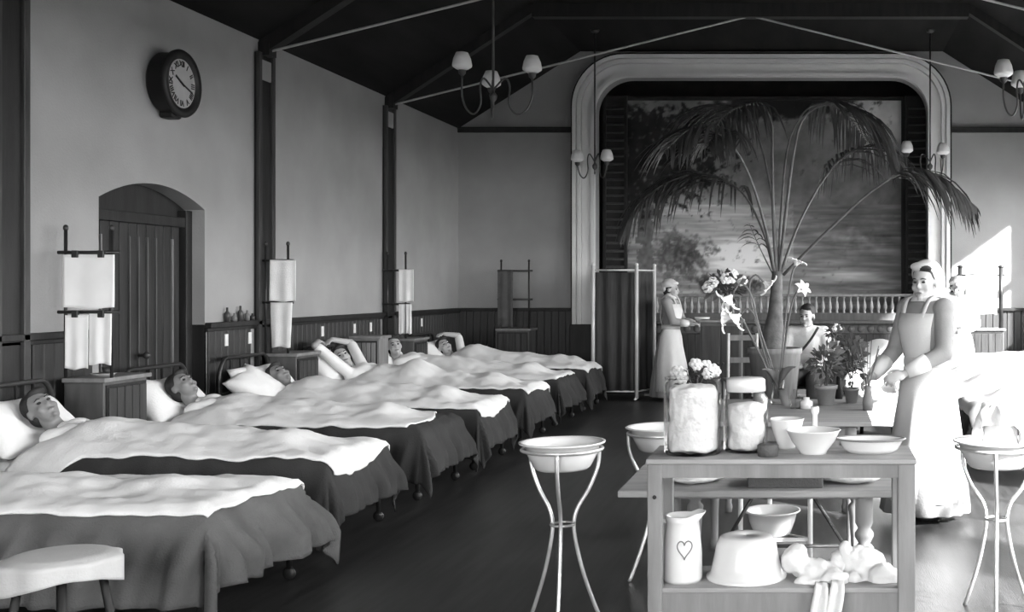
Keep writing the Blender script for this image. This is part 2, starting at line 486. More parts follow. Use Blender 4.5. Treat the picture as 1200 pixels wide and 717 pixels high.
# ---------------------------------------------------------------- stage
arch = thing('proscenium_arch', 'white moulded arch with rounded corners framing the stage', 'arch', (CX, YB, AZ0))
def band(a, b, dep, name, m):
    bm = nb()
    pa, pb = arch_path(a), arch_path(b)
    ra = [[bm.verts.new((x, y, z)) for x, z in p] for p, y in ((pa, YB - 0.001), (pa, YB - dep), (pb, YB - dep), (pb, YB - 0.001))]
    for q in range(3): ring_faces(bm, ra[q], ra[q + 1], False)
    for e in (0, -1): bm.faces.new([r[e] for r in ra])
    obj(name, bm, m, arch, w=True)
band(-0.03, 0.0, 0.10, 'outer_bead', 'dark_wood')
band(0.0, 0.05, 0.16, 'outer_moulding', 'white_paint'); band(0.05, 0.07, 0.10, 'groove', 'white_paint')
band(0.07, 0.115, 0.14, 'outer_moulding', 'white_paint'); band(0.115, 0.13, 0.07, 'groove', 'white_paint')
band(0.13, 0.255, 0.09, 'fascia', 'white_paint'); band(0.255, IN + 0.01, 0.12, 'inner_moulding', 'white_paint')
for x0, x1 in ((AX0, AX0 + IN), (AX1 - IN, AX1)):
    bm = nb(); box(bm, x0 - 0.03, x1 + 0.02, YB - 0.18, YB, 0, AZ0 - 0.001); obj('plinth', bm, 'dark_wood', arch, w=True, bevel=0.01)

SB = YB + 1.5        # back of the stage recess
stage = thing('stage', 'low stage with dark boarded front under the white arch', 'stage', (CX, YB + 0.3, 0))
IX0, IX1 = AX0 + IN, AX1 - IN
bm = nb(); box(bm, IX0 - 0.3, IX1 + 0.3, YB + 0.02, SB, AZ0 - 0.06, AZ0); obj('stage_floor', bm, 'dark_wood', stage, w=True)
bm = nb(); box(bm, IX0, IX1, YB - 0.10, YB + 0.06, AZ0, AZ0 + 0.05); obj('stage_nosing', bm, 'locker_wood', stage, w=True, bevel=0.012)
bm = nb(); box(bm, IX0, IX1, YB, YB + 0.03, 0, AZ0); obj('stage_backing', bm, 'dark_wood', stage, w=True)
x = IX0 + 0.05; first = True
while x < IX1 - 0.04:
    if first:
        bm = nb(); box(bm, -0.047, 0.047, -0.022, 0, 0.1, AZ0 - 0.14); fb = obj('front_board', bm, 'board_wood', stage, bevel=0.005); o = fb; first = False
    else:
        o = fb.copy(); COL.objects.link(o)
    o.location = (x - CX, -0.3, 0); x += 0.1
bm = nb(); box(bm, IX0, IX1, YB - 0.035, YB, AZ0 - 0.13, AZ0 - 0.01); obj('apron_rail', bm, 'locker_wood', stage, w=True)
bm = nb(); box(bm, IX0, IX1, YB - 0.035, YB, 0, 0.12); obj('skirting', bm, 'dark_wood', stage, w=True)
x = IX0 + 0.08; first = True
while x < IX1 - 0.05:
    if first:
        bm = nb(); lathe(bm, [(0.05, 0), (0.035, 0.012), (0.001, 0.018)], (0, 0, 0), 12, M=Matrix.Rotation(R(90), 4, 'X')); sc_ = obj('scallop', bm, 'locker_wood', stage); o = sc_; first = False
    else:
        o = sc_.copy(); COL.objects.link(o)
    o.location = (x - CX, -0.335, AZ0 - 0.07); x += 0.135
# stage recess shell
bm = nb()
box(bm, IX0 - 0.35, IX0 - 0.3, YB + 0.02, SB, 0, 5); box(bm, IX1 + 0.3, IX1 + 0.35, YB + 0.02, SB, 0, 5)
box(bm, IX0 - 0.35, IX1 + 0.35, SB, SB + 0.05, 0, 5); box(bm, IX0 - 0.35, IX1 + 0.35, YB + 0.02, SB, 4.95, 5)
struct(obj('wall_stage', bm, 'stage_dark'), 'dark walls of the stage recess')

bal = thing('balustrade', 'low white balustrade along the front edge of the stage', 'balustrade', (CX, YB + 0.16, AZ0))
bm = nb(); box(bm, IX0 - CX, IX1 - CX, -0.05, 0.05, 0.38, 0.42); obj('handrail', bm, 'grey_wood', bal, bevel=0.008)
bm = nb(); box(bm, IX0 - CX, IX1 - CX, -0.05, 0.05, 0.0, 0.15); obj('base_rail', bm, 'locker_wood', bal, bevel=0.008)
bm = nb(); lathe(bm, [(0.022, 0.15), (0.022, 0.17), (0.014, 0.18), (0.03, 0.22), (0.028, 0.26), (0.014, 0.32), (0.012, 0.35), (0.024, 0.365), (0.024, 0.38)], seg=10)
b0 = obj('baluster', bm, 'pale_wood', bal, True)
x = IX0 + 0.06; first = True
while x < IX1 - 0.04:
    o = b0 if first else b0.copy()
    if not first: COL.objects.link(o)
    first = False; o.location = (x - CX, 0, 0); x += 0.098

# painted backdrop: a plain landscape in greys, colours per vertex
YD = YB + 0.98; SD = FPX / YD
def paint(px, py, P):
    def g(cx, cy, rx, ry): return math.exp(-((px - cx) / rx) ** 2 - ((py - cy) / ry) ** 2)
    n1 = noise.fractal(P * 5.0, 0.9, 2.0, 5); n2 = noise.noise(P * 16.0); n3 = noise.fractal(V(P.x * 1.3, 0, P.z * 16), 0.9, 2.0, 4)
    v = 0.30 + 0.05 * n1
    v += 0.30 * g(1035, 140, 45, 40) + 0.12 * g(905, 120, 60, 14)
    if py > 240: v = 0.36 + 0.10 * n3 - 0.06 * (px > 930)
    v += 0.34 * g(868, 300, 42, 22) + 0.12 * g(830, 250, 60, 20)
    v += 0.25 * g(995, 323, 40, 5) + 0.1 * g(1010, 280, 40, 20) * n1
    n4 = noise.fractal(P * 9.0 + V(5, 0, 0), 0.7, 2.0, 5)
    def mixin(v, w, nv): return v + (nv - v) * max(0.0, min(1.0, w))
    v = mixin(v, (g(798, 300, 34, 26) + .5 * n4 - .25) * 2.6, 0.20 + 0.10 * n4 + 0.10 * max(0, n2))
    v = mixin(v, (g(852, 336, 40, 13) + .4 * n4 - .3) * 2.6, 0.13)
    v = mixin(v, (g(1010, 262, 70, 18) * .6 + .4 * n4 - .2) * 1.2, 0.27)
    if 748 + 6 * n1 < px < 764 + 6 * n1 and py > 235: v = 0.26 + 0.06 * n2           # trunk
    d = 1.15 * g(755, 180, 105, 62) + 0.35 * g(738, 260, 25, 60) + 0.6 * n4 * g(790, 190, 120, 90)
    v = mixin(v, (d - .42) * 5.0, 0.09 + 0.05 * n1 + 0.38 * max(0.0, n2 - .25))            # foliage
    v = mixin(v, (g(920, 122, 90, 20) + .3 * n4 - .3) * 3, .09)
    return max(0.03, min(0.8, v))
root = thing('painted_backdrop', 'large painted landscape backdrop with trees and water behind the palm', 'backdrop', (CX, YD, AZ0))
bm = nb()
bx0, bx1, bz0, bz1 = (735 - VPX) / SD, (1056 - VPX) / SD, AZ0 + 0.02, CAMH + (VPY - 118) / SD
NU, NV = 220, 170
cols = []
g = [[None] * (NV + 1) for _ in range(NU + 1)]
for i in range(NU + 1):
    for j in range(NV + 1):
        P = V(bx0 + (bx1 - bx0) * i / NU, YD, bz0 + (bz1 - bz0) * j / NV)
        g[i][j] = bm.verts.new(P); v = paint(VPX + P.x * SD, VPY - (P.z - CAMH) * SD, P)
        cols.append(v)
for i in range(NU):
    for j in range(NV): bm.faces.new((g[i][j], g[i + 1][j], g[i + 1][j + 1], g[i][j + 1]))
cv = obj('canvas', bm, None, root, w=True, solid=0.01)
ca = cv.data.color_attributes.new('paint', 'FLOAT_COLOR', 'POINT')
flat = []
for v in cols:
    l = min(0.85, v ** 2.2 * 2.7); flat += [l, l, l, 1]
ca.data.foreach_set('color', flat)
m = bpy.data.materials.new('canvas_paint'); m.use_nodes = True
an = m.node_tree.nodes.new('ShaderNodeAttribute'); an.attribute_name = 'paint'
m.node_tree.links.new(an.outputs[0], m.node_tree.nodes['Principled BSDF'].inputs[0]); m.node_tree.nodes['Principled BSDF'].inputs['Roughness'].default_value = 0.9
cv.data.materials.append(m)
for x0, x1 in ((bx0 - 0.06, bx0), (bx1, bx1 + 0.06)):
    bm = nb(); box(bm, x0, x1, YD - 0.03, YD + 0.03, bz0 - 0.02, bz1 + 0.06); obj('frame_stile', bm, 'dark_wood', root, w=True)
bm = nb(); box(bm, bx0, bx1, YD - 0.03, YD + 0.03, bz1, bz1 + 0.06); obj('frame_rail', bm, 'dark_wood', root, w=True)
# louvred wings at each side of the stage
for k, (px0, px1) in enumerate(((707, 735), (1061, 1088))):
    dd = YB + 0.6; s = FPX / dd; x0, x1 = (px0 - VPX) / s, (px1 - VPX) / s
    t = thing('louvred_wing', ('dark louvred wing panel on the stage behind the folding screen', 'dark louvred wing panel on the stage beside the palm frond tip')[k], 'panel', ((x0 + x1) / 2, dd, AZ0), group='louvred stage wings')
    hw = (x1 - x0) / 2; zt = 3.3
    for xx in (-hw, hw - 0.04):
        bm = nb(); box(bm, xx, xx + 0.04, -0.03, 0.03, 0, zt); obj('stile', bm, 'stage_dark', t)
    bm = nb(); box(bm, -hw, hw, 0.03, 0.04, 0, zt); obj('backing', bm, 'stage_dark', t)
    bm = nb(); bar(bm, (-hw + 0.04, 0, 0), (hw - 0.04, 0, 0), 0.05, 0.012); sl = obj('slat', bm, 'locker_wood', t)
    for q in range(25):
        o = sl if q == 0 else sl.copy()
        if q: COL.objects.link(o)
        o.location = (0, -0.01, 0.35 + q * 0.115); o.rotation_euler = (R(35), 0, 0)

# ================================================================ BEDS
BL, BW = 2.08, 0.42           # mattress length and half width
MZ = 0.50                    # mattress top
def make_bed(label, loc, rz, group):
    t = thing('hospital_bed', label, 'bed', loc, rz, group)
    bm = nb()
    box(bm, 0.06, BL - 0.02, -BW, BW, MZ - 0.13, MZ); obj('mattress', bm, 'linen', t, bevel=0.03)
    bm = nb(); pts = [(0, -BW, 0.05), (0, -BW, 0.74)]
    pts += [(0, -BW + 0.12 - 0.12 * math.cos(a), 0.74 + 0.17 * math.sin(a)) for a in [R(10 * k) for k in range(1, 10)]]
    pts += [(0, BW - 0.12 + 0.12 * math.sin(a), 0.74 + 0.17 * math.cos(a)) for a in [R(10 * k) for k in range(0, 10)]] + [(0, BW, 0.05)]
    tube(bm, pts, 0.016, 8); obj('head_frame', bm, 'iron', t, True)
    for y in (-0.24, -0.08, 0.08, 0.24):
        bm = nb(); tube(bm, [(0, y, 0.38), (0, y, 0.905)], 0.008, 6); obj('head_rod', bm, 'iron', t, True)
    bm = nb(); tube(bm, [(0, -BW, 0.62), (0, BW, 0.62)], 0.01, 6); obj('head_rail', bm, 'iron', t, True)
    bm = nb(); tube(bm, [(BL + 0.0, -BW, 0.36), (BL + 0.0, BW, 0.36)], 0.016, 8); obj('foot_rail', bm, 'iron', t, True)
    for s in (-1, 1):
        bm = nb(); box(bm, 0, BL, s * BW - 0.012, s * BW + 0.012, 0.325, 0.365); obj('side_rail', bm, 'iron', t)
        bm = nb(); tube(bm, [(BL, s * BW, 0.06), (BL, s * BW, 0.46)], 0.015, 8); o = obj('leg', bm, 'iron', t, True)
        for xx in (0, BL):
            bm = nb(); ell(bm, (xx, s * BW, 0.035), (0.035, 0.014, 0.035), seg=12, rng=8); obj('castor', bm, 'iron', t, True)
    return t

def sstep(a, b, x):
    t = max(0.0, min(1.0, (x - a) / (b - a))); return t * t * (3 - 2 * t)
def bump_default(h=0.20):
    return [(0.60, 0, 0.28, 0.34, h), (0.98, 0, 0.32, 0.33, h * 0.8), (1.35, 0, 0.3, 0.28, h * 0.65), (1.70, 0, 0.18, 0.26, h * 0.6)]
def top_h(u, v, bumps, seed):
    z = MZ + 0.022
    acc = 0
    for (bu, bv, ru, rv, h) in bumps:
        acc = acc + (h * math.exp(-((u - bu) / ru) ** 2 - ((v - bv) / rv) ** 2)) ** 2
    z += math.sqrt(acc) * (1 - 0.7 * sstep(0.3, 0.45, abs(v)))
    z += 0.012 * noise.noise(V(u * 4 + seed, v * 9, seed)) + 0.008 * noise.noise(V(u * 12, v * 12, seed + 3))
    # long soft creases
    z += 0.016 * (0.35 - abs(noise.noise(V((u * 1.0 + v * 1.6) * 5.5 + seed, (u - v) * 1.6, seed + 21)))) * (1 - sstep(0.36, 0.44, abs(v)))
    z += 0.010 * noise.noise(V((u + v * 1.3) * 7, (u - v) * 1.2, seed + 9)) * (1 - sstep(0.40, 0.45, abs(v)))
    return z
W2 = BW + 0.025; L2 = BL + 0.035
def drape(p, q, bumps, seed, off=0.0, amp=0.03, hug=0.0):
    """cloth laid over the bed: p along, q across (arc length); beyond the edges it hangs down"""
    op = max(0.0, p - L2); oq = max(0.0, abs(q) - W2); s = 1 if q > 0 else -1
    u, v = min(p, L2), max(-W2, min(W2, q))
    z = top_h(u, v, bumps, seed) + off
    over = math.hypot(op, oq)
    x, y = u, v
    # rounded edge
    ex = sstep(L2 - 0.07, L2, u); ey = sstep(W2 - 0.07, W2, abs(v))
    z -= 0.03 * max(ex * ex, ey * ey)
    if over > 0:
        th = math.atan2(oq, op)
        k = sstep(0.0, 0.22, over)
        f1 = noise.noise(V(u * 6.5 * (1 - (op > 0) * 0.0) + th * 3.2 + seed, v * 6.5, seed)) ; f2 = math.sin(th * 7 + seed)
        corner = math.sin(2 * th) if (op > 0 and oq > 0) else 0.0
        f3 = 0.8 - 2.2 * abs(noise.noise(V(u * 7.5 + over * 1.2 + seed, v * 7.5, seed + 4)))
        out = min(1.0, over / 0.035) * (0.018 + off) + k * amp * (0.6 + f1 * 1.2 + f3 * 1.1 + 0.55 * f2 * corner) + 0.05 * sstep(0.0, 0.5, over)
        x += math.cos(th) * out * (1 if op > 0 else 0); y += s * math.sin(th) * out
        z -= over
    return V(x, y, max(z, 0.035 + 0.01 * off))
def cover(name, label, cat, m, loc, rz, group, p0, p1, q0f, q1f, bumps, seed, off, nu, nv, amp=0.03):
    bm = nb()
    def f(a, b):
        p = p0(b) + (p1(b) - p0(b)) * a if callable(p0) else p0 + (p1 - p0) * a
        q0, q1 = q0f(p), q1f(p)
        return drape(p, q0 + (q1 - q0) * b, bumps, seed, off, amp)
    grid(bm, f, nu, nv)
    o = obj(name, bm, m, None, True, solid=0.008)
    o.location = loc; o.rotation_euler = (0, 0, rz)
    return tag(o, label, cat, group)

def make_pillow(label, bedloc, rz, group, pos, tilt, w=0.34, h=0.25, t=0.10, dent=0.0, yaw=0, roll=0, dz=0.0, seed=0):
    bm = nb(); n = 18
    def pt(a, b, sgn):
        s, r = 2 * a - 1, 2 * b - 1
        prof = max(0.0, (1 - abs(s) ** 3.2)) ** 0.6 * max(0.0, (1 - abs(r) ** 3.2)) ** 0.6
        pinch = 1 - 0.10 * (1 - abs(s * r)) * 1.0
        ln = 1.0 - 0.07 * (1 - s * s) if abs(r) > 0.9 else 1.0
        z = sgn * t * prof
        if sgn > 0: z -= dent * math.exp(-(s / 0.36) ** 2 - ((r + 0.1) / 0.7) ** 2)
        z += 0.012 * noise.noise(V(s * 3 + seed, r * 3, sgn)) * prof
        return V(r * h * (1 - 0.06 * (1 - s * s)), s * w * (1 - 0.06 * (1 - r * r)), z)
    M = Matrix.Translation(pos) @ Matrix.Rotation(yaw, 4, 'Z') @ Matrix.Rotation(tilt, 4, 'Y') @ Matrix.Rotation(roll, 4, 'X')
    for sgn in (1, -1): grid(bm, lambda a, b: M @ pt(a, b, sgn), n, n)
    bmesh.ops.remove_doubles(bm, verts=bm.verts, dist=0.0005)
    o = obj('pillow', bm, 'pillow_linen', None, True)
    o.location = bedloc; o.rotation_euler = (0, 0, rz)
    return tag(o, label, 'pillow', group)

# ================================================================ PEOPLE
def head_shapes(bm, M):
    e = lambda c, r: ell(bm, c, r, M, 20, 14)
    e((0, .012, .03), (.074, .094, .086)); e((0, -.03, -.03), (.06, .058, .086)); e((0, -.035, -.078), (.046, .045, .036))
    e((0, -.094, -.022), (.0125, .021, .017)); e((0, -.089, -.003), (.009, .014, .024)); e((0, -.08, .024), (.05, .014, .011))
    for s in (-1, 1):
        e((s * .036, -.062, -.032), (.024, .022, .026)); e((s * .076, .012, -.01), (.009, .019, .031))
    e((0, -.08, -.1), (.019, .016, .014)); e((0, -.086, -.062), (.024, .011, .009))
    capsule(bm, (0, .018, -.06), (0, .035, -.16), .052, .056, M)
def face_parts(parent, M, hair='hair', hair_r=1.0, hairm='hair'):
    for s in (-1, 1):
        bm = nb(); ell(bm, (s * .029, -.0825, .004), (.0125, .009, .0075), M, 12, 8); obj('eye', bm, 'eye', parent, True)
        bm = nb(); tube(bm, [M @ V(s * .014, -.0955, .023), M @ V(s * .03, -.0955, .028), M @ V(s * .047, -.083, .022)], [.003, .004, .002], 6); obj('eyebrow', bm, 'hair', parent, True)
    bm = nb(); ell(bm, (0, -.0955, -.062), (.021, .006, .006), M, 12, 8); obj('lips', bm, 'lips', parent, True)
    if hair:
        bm = nb(); ell(bm, (0, .026, .044), (.083, .092, .09), M, 20, 14); ell(bm, (0, .05, -.02), (.074, .066, .07), M, 20, 12)
        ell(bm, (.02, -.045, .095), (.055, .04, .026), M, 14, 8)
        fused('hair', bm, hairm, parent, 0.009, 2)
def hand_shapes(bm, M, side, curl=0.5):
    ell(bm, (.045, 0, 0), (.052, .04, .017), M, 14, 10)
    for i, L in enumerate((.068, .078, .073, .055)):
        yb = (.030 - .0205 * i) * side
        p = V(.082 - .004 * abs(i - 1.3), yb, 0); ang = -curl * .4
        for k, fr in enumerate((.45, .32, .26)):
            q = p + V(math.cos(ang), (.04 - .025 * i) * side, math.sin(ang)) * L * fr
            capsule(bm, p, q, .0092 - .0008 * k, .0086 - .0008 * k, M, 8); p = q; ang -= curl
    capsule(bm, (.02, .03 * side, -.004), (.055, .056 * side, -.012), .013, .011, M, 8)
    capsule(bm, (.055, .056 * side, -.012), (.086, .054 * side, -.024), .0105, .0085, M, 8)
def frame(origin, xdir, updir):
    x = Vector(xdir).normalized(); z = Vector(updir); z = (z - x * z.dot(x)).normalized(); y = z.cross(x)
    M = Matrix((x, y, z)).transposed().to_4x4(); M.translation = Vector(origin); return M
def head_frame(origin, face, up):
    f = Vector(face).normalized(); z = Vector(up); z = (z - f * z.dot(f)).normalized(); y = -f; x = y.cross(z)
    M = Matrix((x, y, z)).transposed().to_4x4(); M.translation = Vector(origin); return M
def arm_shapes(bm, sh, el, wr, hand_up=(0, 0, 1), side=1, curl=0.5, fdir=None):
    capsule(bm, sh, el, .048, .038); capsule(bm, el, wr, .037, .026)
    d = Vector(fdir) if fdir is not None else Vector(wr) - Vector(el)
    hand_shapes(bm, frame(wr, d, hand_up), side, curl)

# --- people lying in bed (bed-local coordinates; head at the wall end)
def patient(label, bedloc, rz, head, face, up, skin='skin', tz=0.03, arms=None, voxel=0.009, hair=True, side=0.0, upright=0.0):
    t = thing('person', label, 'person', bedloc, rz, 'people in the beds')
    M = head_frame(head, face, up)
    bm = nb(); head_shapes(bm, M)
    nk = M @ V(0, .035, -.16)
    cz = MZ + 0.065
    ch = V(0.52, 0, cz + tz + upright * 0.5); pv = V(0.98, 0, cz)
    capsule(bm, nk, ch * 0.6 + nk * 0.4, .058, .09)
    ell(bm, ch, (.2, .165, .07)); ell(bm, (ch + pv) / 2, (.2, .145, .066)); ell(bm, pv, (.16, .16, .068))
    for s in (-1, 1):
        capsule(bm, pv + V(.02, s * .085, 0), (1.36, s * .1, cz - .01), .062, .05); capsule(bm, (1.36, s * .1, cz - .01), (1.72, s * .09, cz - .04), .05, .036)
        capsule(bm, (1.72, s * .09, cz - .05), (1.75, s * .09, cz - .02), .035, .026)
        shd = V(nk.x + 0.11, s * .165, nk.z - 0.03 + upright * 0.1)
        ell(bm, shd, (.075, .06, .06)); capsule(bm, shd, ch + V(-.06, s * .08, 0), .06, .08)
        if arms and arms.get(s):
            el, wr, hu, fd = arms[s]; arm_shapes(bm, shd, el, wr, hu, -s, 0.5, fd)
        else:
            arm_shapes(bm, shd, (shd.x + .27, s * .22, cz - .03), (shd.x + .46, s * .16, cz - .03), (0, 0, 1), -s, .3)
    fused('body', bm, skin, t, voxel, 3)
    face_parts(t, M, hair)
    # nightshirt over chest and upper arms
    bm = nb()
    ell(bm, ch, (.21, .175, .078)); ell(bm, (ch + pv) / 2, (.205, .155, .072)); capsule(bm, nk + (ch - nk) * .25, ch * 0.6 + nk * 0.4, .072, .105)
    for s in (-1, 1):
        shd = V(nk.x + 0.11, s * .165, nk.z - 0.03 + upright * 0.1); ell(bm, shd, (.087, .073, .073)); capsule(bm, shd, ch + V(-.06, s * .08, 0), .073, .095)
        if arms and arms.get(s):
            el = Vector(arms[s][0]); wr = Vector(arms[s][1]); capsule(bm, shd, shd + (el - shd) * .9, .06, .05)
        else: capsule(bm, shd, (shd.x + .25, s * .24, cz - .02), .062, .055)
    fused('nightshirt', bm, 'linen', t, 0.012, 3)
    return t

XB = XL + 0.13
BEDS = [5.40, 6.85, 8.40, 9.72, 11.22, 12.62, 14.10]
WHERE = ['beside the round white stool', 'in front of the paper-hung locker', 'below the arched door', 'just past the arched door',
         'of the patient with raised arms', 'of the patient propped up facing the ward', 'nearest the end wall']
PAT = {
 1: dict(head=(.20, .02, .76), face=(.55, -.55, .62), up=(-.75, .1, .62), skin='skin_tan'),
 2: dict(head=(.19, .02, .76), face=(.60, -.30, .70), up=(-.7, .15, .65), skin='skin_tan'),
 3: dict(head=(.27, .04, .73), face=(.45, -.45, .75), up=(-.8, .3, .45), skin='skin_tan'),
 4: dict(head=(.20, .0, .80), face=(.45, -.72, .40), up=(-.5, .05, .85), skin='skin', tz=.06, upright=.06,
         arms={1: ((.12, .42, .93), (.02, .20, .97), (0, 0, 1), (-.1, -1, -.2)), -1: ((.10, -.36, .94), (.03, -.14, .97), (0, 0, 1), (-.1, 1, -.2))}),
 5: dict(head=(.20, .0, .84), face=(.50, -.80, .25), up=(-.25, .05, .95), skin='skin', tz=.07, upright=.08),
 6: dict(head=(.27, .02, .75), face=(.45, -.65, .55), up=(-.7, .45, .5), skin='skin',
         arms={1: ((.33, .38, .88), (.22, .16, .91), (0, 0, 1), (-.2, -1, 0))}),
}
PLAB = {1: 'person asleep on pillow in front of the paper-hung locker', 2: 'person asleep between pillow ends below the arched door',
        3: 'dark-haired person asleep just past the arched door', 4: 'person lying with both arms raised behind the head',
        5: 'person propped up in bed facing the ward', 6: 'person asleep with one arm over the head by the end wall'}
BUMPS = {0: [(0.6, 0, .3, .26, .10), (1.1, 0, .4, .22, .07), (1.65, .05, .2, .2, .05)],
         1: bump_default(.17), 2: bump_default(.17), 3: bump_default(.19), 4: bump_default(.19) + [(0.95, 0, .2, .25, .2)],
         5: bump_default(.20) + [(.85, 0, .2, .25, .12)], 6: bump_default(.2) + [(0.72, .05, .22, .25, .16), (1.9, 0, .12, .3, .08)]}
for i, d in enumerate(BEDS):
    wh = WHERE[i]; loc = (XB + (.10 if i == 0 else 0), d, 0); sd = 3.1 * i + 1.7
    make_bed('black iron hospital bed ' + wh, loc, 0, 'iron beds along the door wall')
    bp = BUMPS[i]
    drop = (0.36, 0.34, 0.34, 0.36, 0.34, 0.34, 0.36)[i]
    cover('dark_blanket', ('dark' if i else 'lit-toned dark') + ' grey blanket hanging over the bed ' + wh, 'blanket', 'blanket' if i else 'lit_blanket', loc, 0, 'dark blankets on the beds', 0.42, L2 + drop * 0.85,
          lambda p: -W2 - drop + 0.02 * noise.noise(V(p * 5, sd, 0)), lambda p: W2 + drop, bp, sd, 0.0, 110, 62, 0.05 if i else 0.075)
    pn = (0.3, .62, .72, .66, .80, .70, .62)[i]; hang = (.05, .22, .2, .22, .2, .15, .12)[i]
    rest = (.0, .03, .015, .0, .03, .0, .01)[i]
    fp = (0.02, .10, -.18, .10, .06, -.02, .05)[i]
    head_end = 0.34 if i != 5 else 0.44
    cover('white_sheet', 'rumpled white top sheet on the bed ' + wh, 'sheet', 'linen', loc, 0, 'white top sheets',
          lambda b: head_end + 0.03 * math.sin(b * 9 + sd), lambda b: L2 + fp * (0.6 + 0.4 * math.cos(b * 5 + sd)),
          lambda p: -W2 + rest - hang * (1 - sstep(pn - .12, pn + .12, p)) + 0.014 * noise.noise(V(p * 7, sd, 2)),
          lambda p: W2 + 0.1, bp, sd, 0.014, 90, 48, 0.02)
    if i in PAT:
        patient(PLAB[i], loc, 0, **PAT[i])
    hx = PAT[i]['head'][0] if i in PAT else .2
    make_pillow('plump white pillow on the bed ' + wh, loc, 0, 'pillows', V(hx - .075, 0, .70 if i in (4, 5) else .665), R(54) if i in (4, 5) else R(46), dent=(.0, .11, .11, .07, .08, .06, .08)[i],
                w=.40, h=.215, t=.11, seed=i)
    if i == 3:
        make_pillow('small second pillow tilted sideways just past the arched door', loc, 0, 'pillows', V(.24, -.27, .66), R(35), w=.20, h=.22, t=.09, yaw=R(15), roll=R(25), seed=9)

# beds across the aisle: heads at the window wall
RB = [9.75, 11.2, 12.62, 14.1]
RW = ['beside the wash basin with the white cloth', 'second on from the basin with the cloth', 'the standing nurse attends to', 'in the corner by the end wall rack']
for i, d in enumerate(RB):
    loc = (XR - 0.09, d, 0); sd = 40 + 2.3 * i; bp = bump_default(.2)
    make_bed('iron hospital bed under the windows ' + RW[i], loc, math.pi, 'iron beds under the windows')
    cover('dark_blanket', 'dark blanket hanging over the window bed ' + RW[i], 'blanket', 'blanket', loc, math.pi, 'dark blankets on the window beds', 0.42, L2 + .33,
          lambda p: -W2 - .3, lambda p: W2 + .34, bp, sd, 0.0, 50, 44, 0.035)
    cover('white_sheet', 'sunlit white sheet on the window bed ' + RW[i], 'sheet', 'linen', loc, math.pi, 'white sheets on the window beds',
          0.36, L2 + .06, lambda p: -W2 - .1, lambda p: W2 + 0.05 + .06 * noise.noise(V(p * 4, sd, 1)) + .1 * sstep(1.5, 2.0, p), bp, sd, 0.014, 60, 36, 0.02)

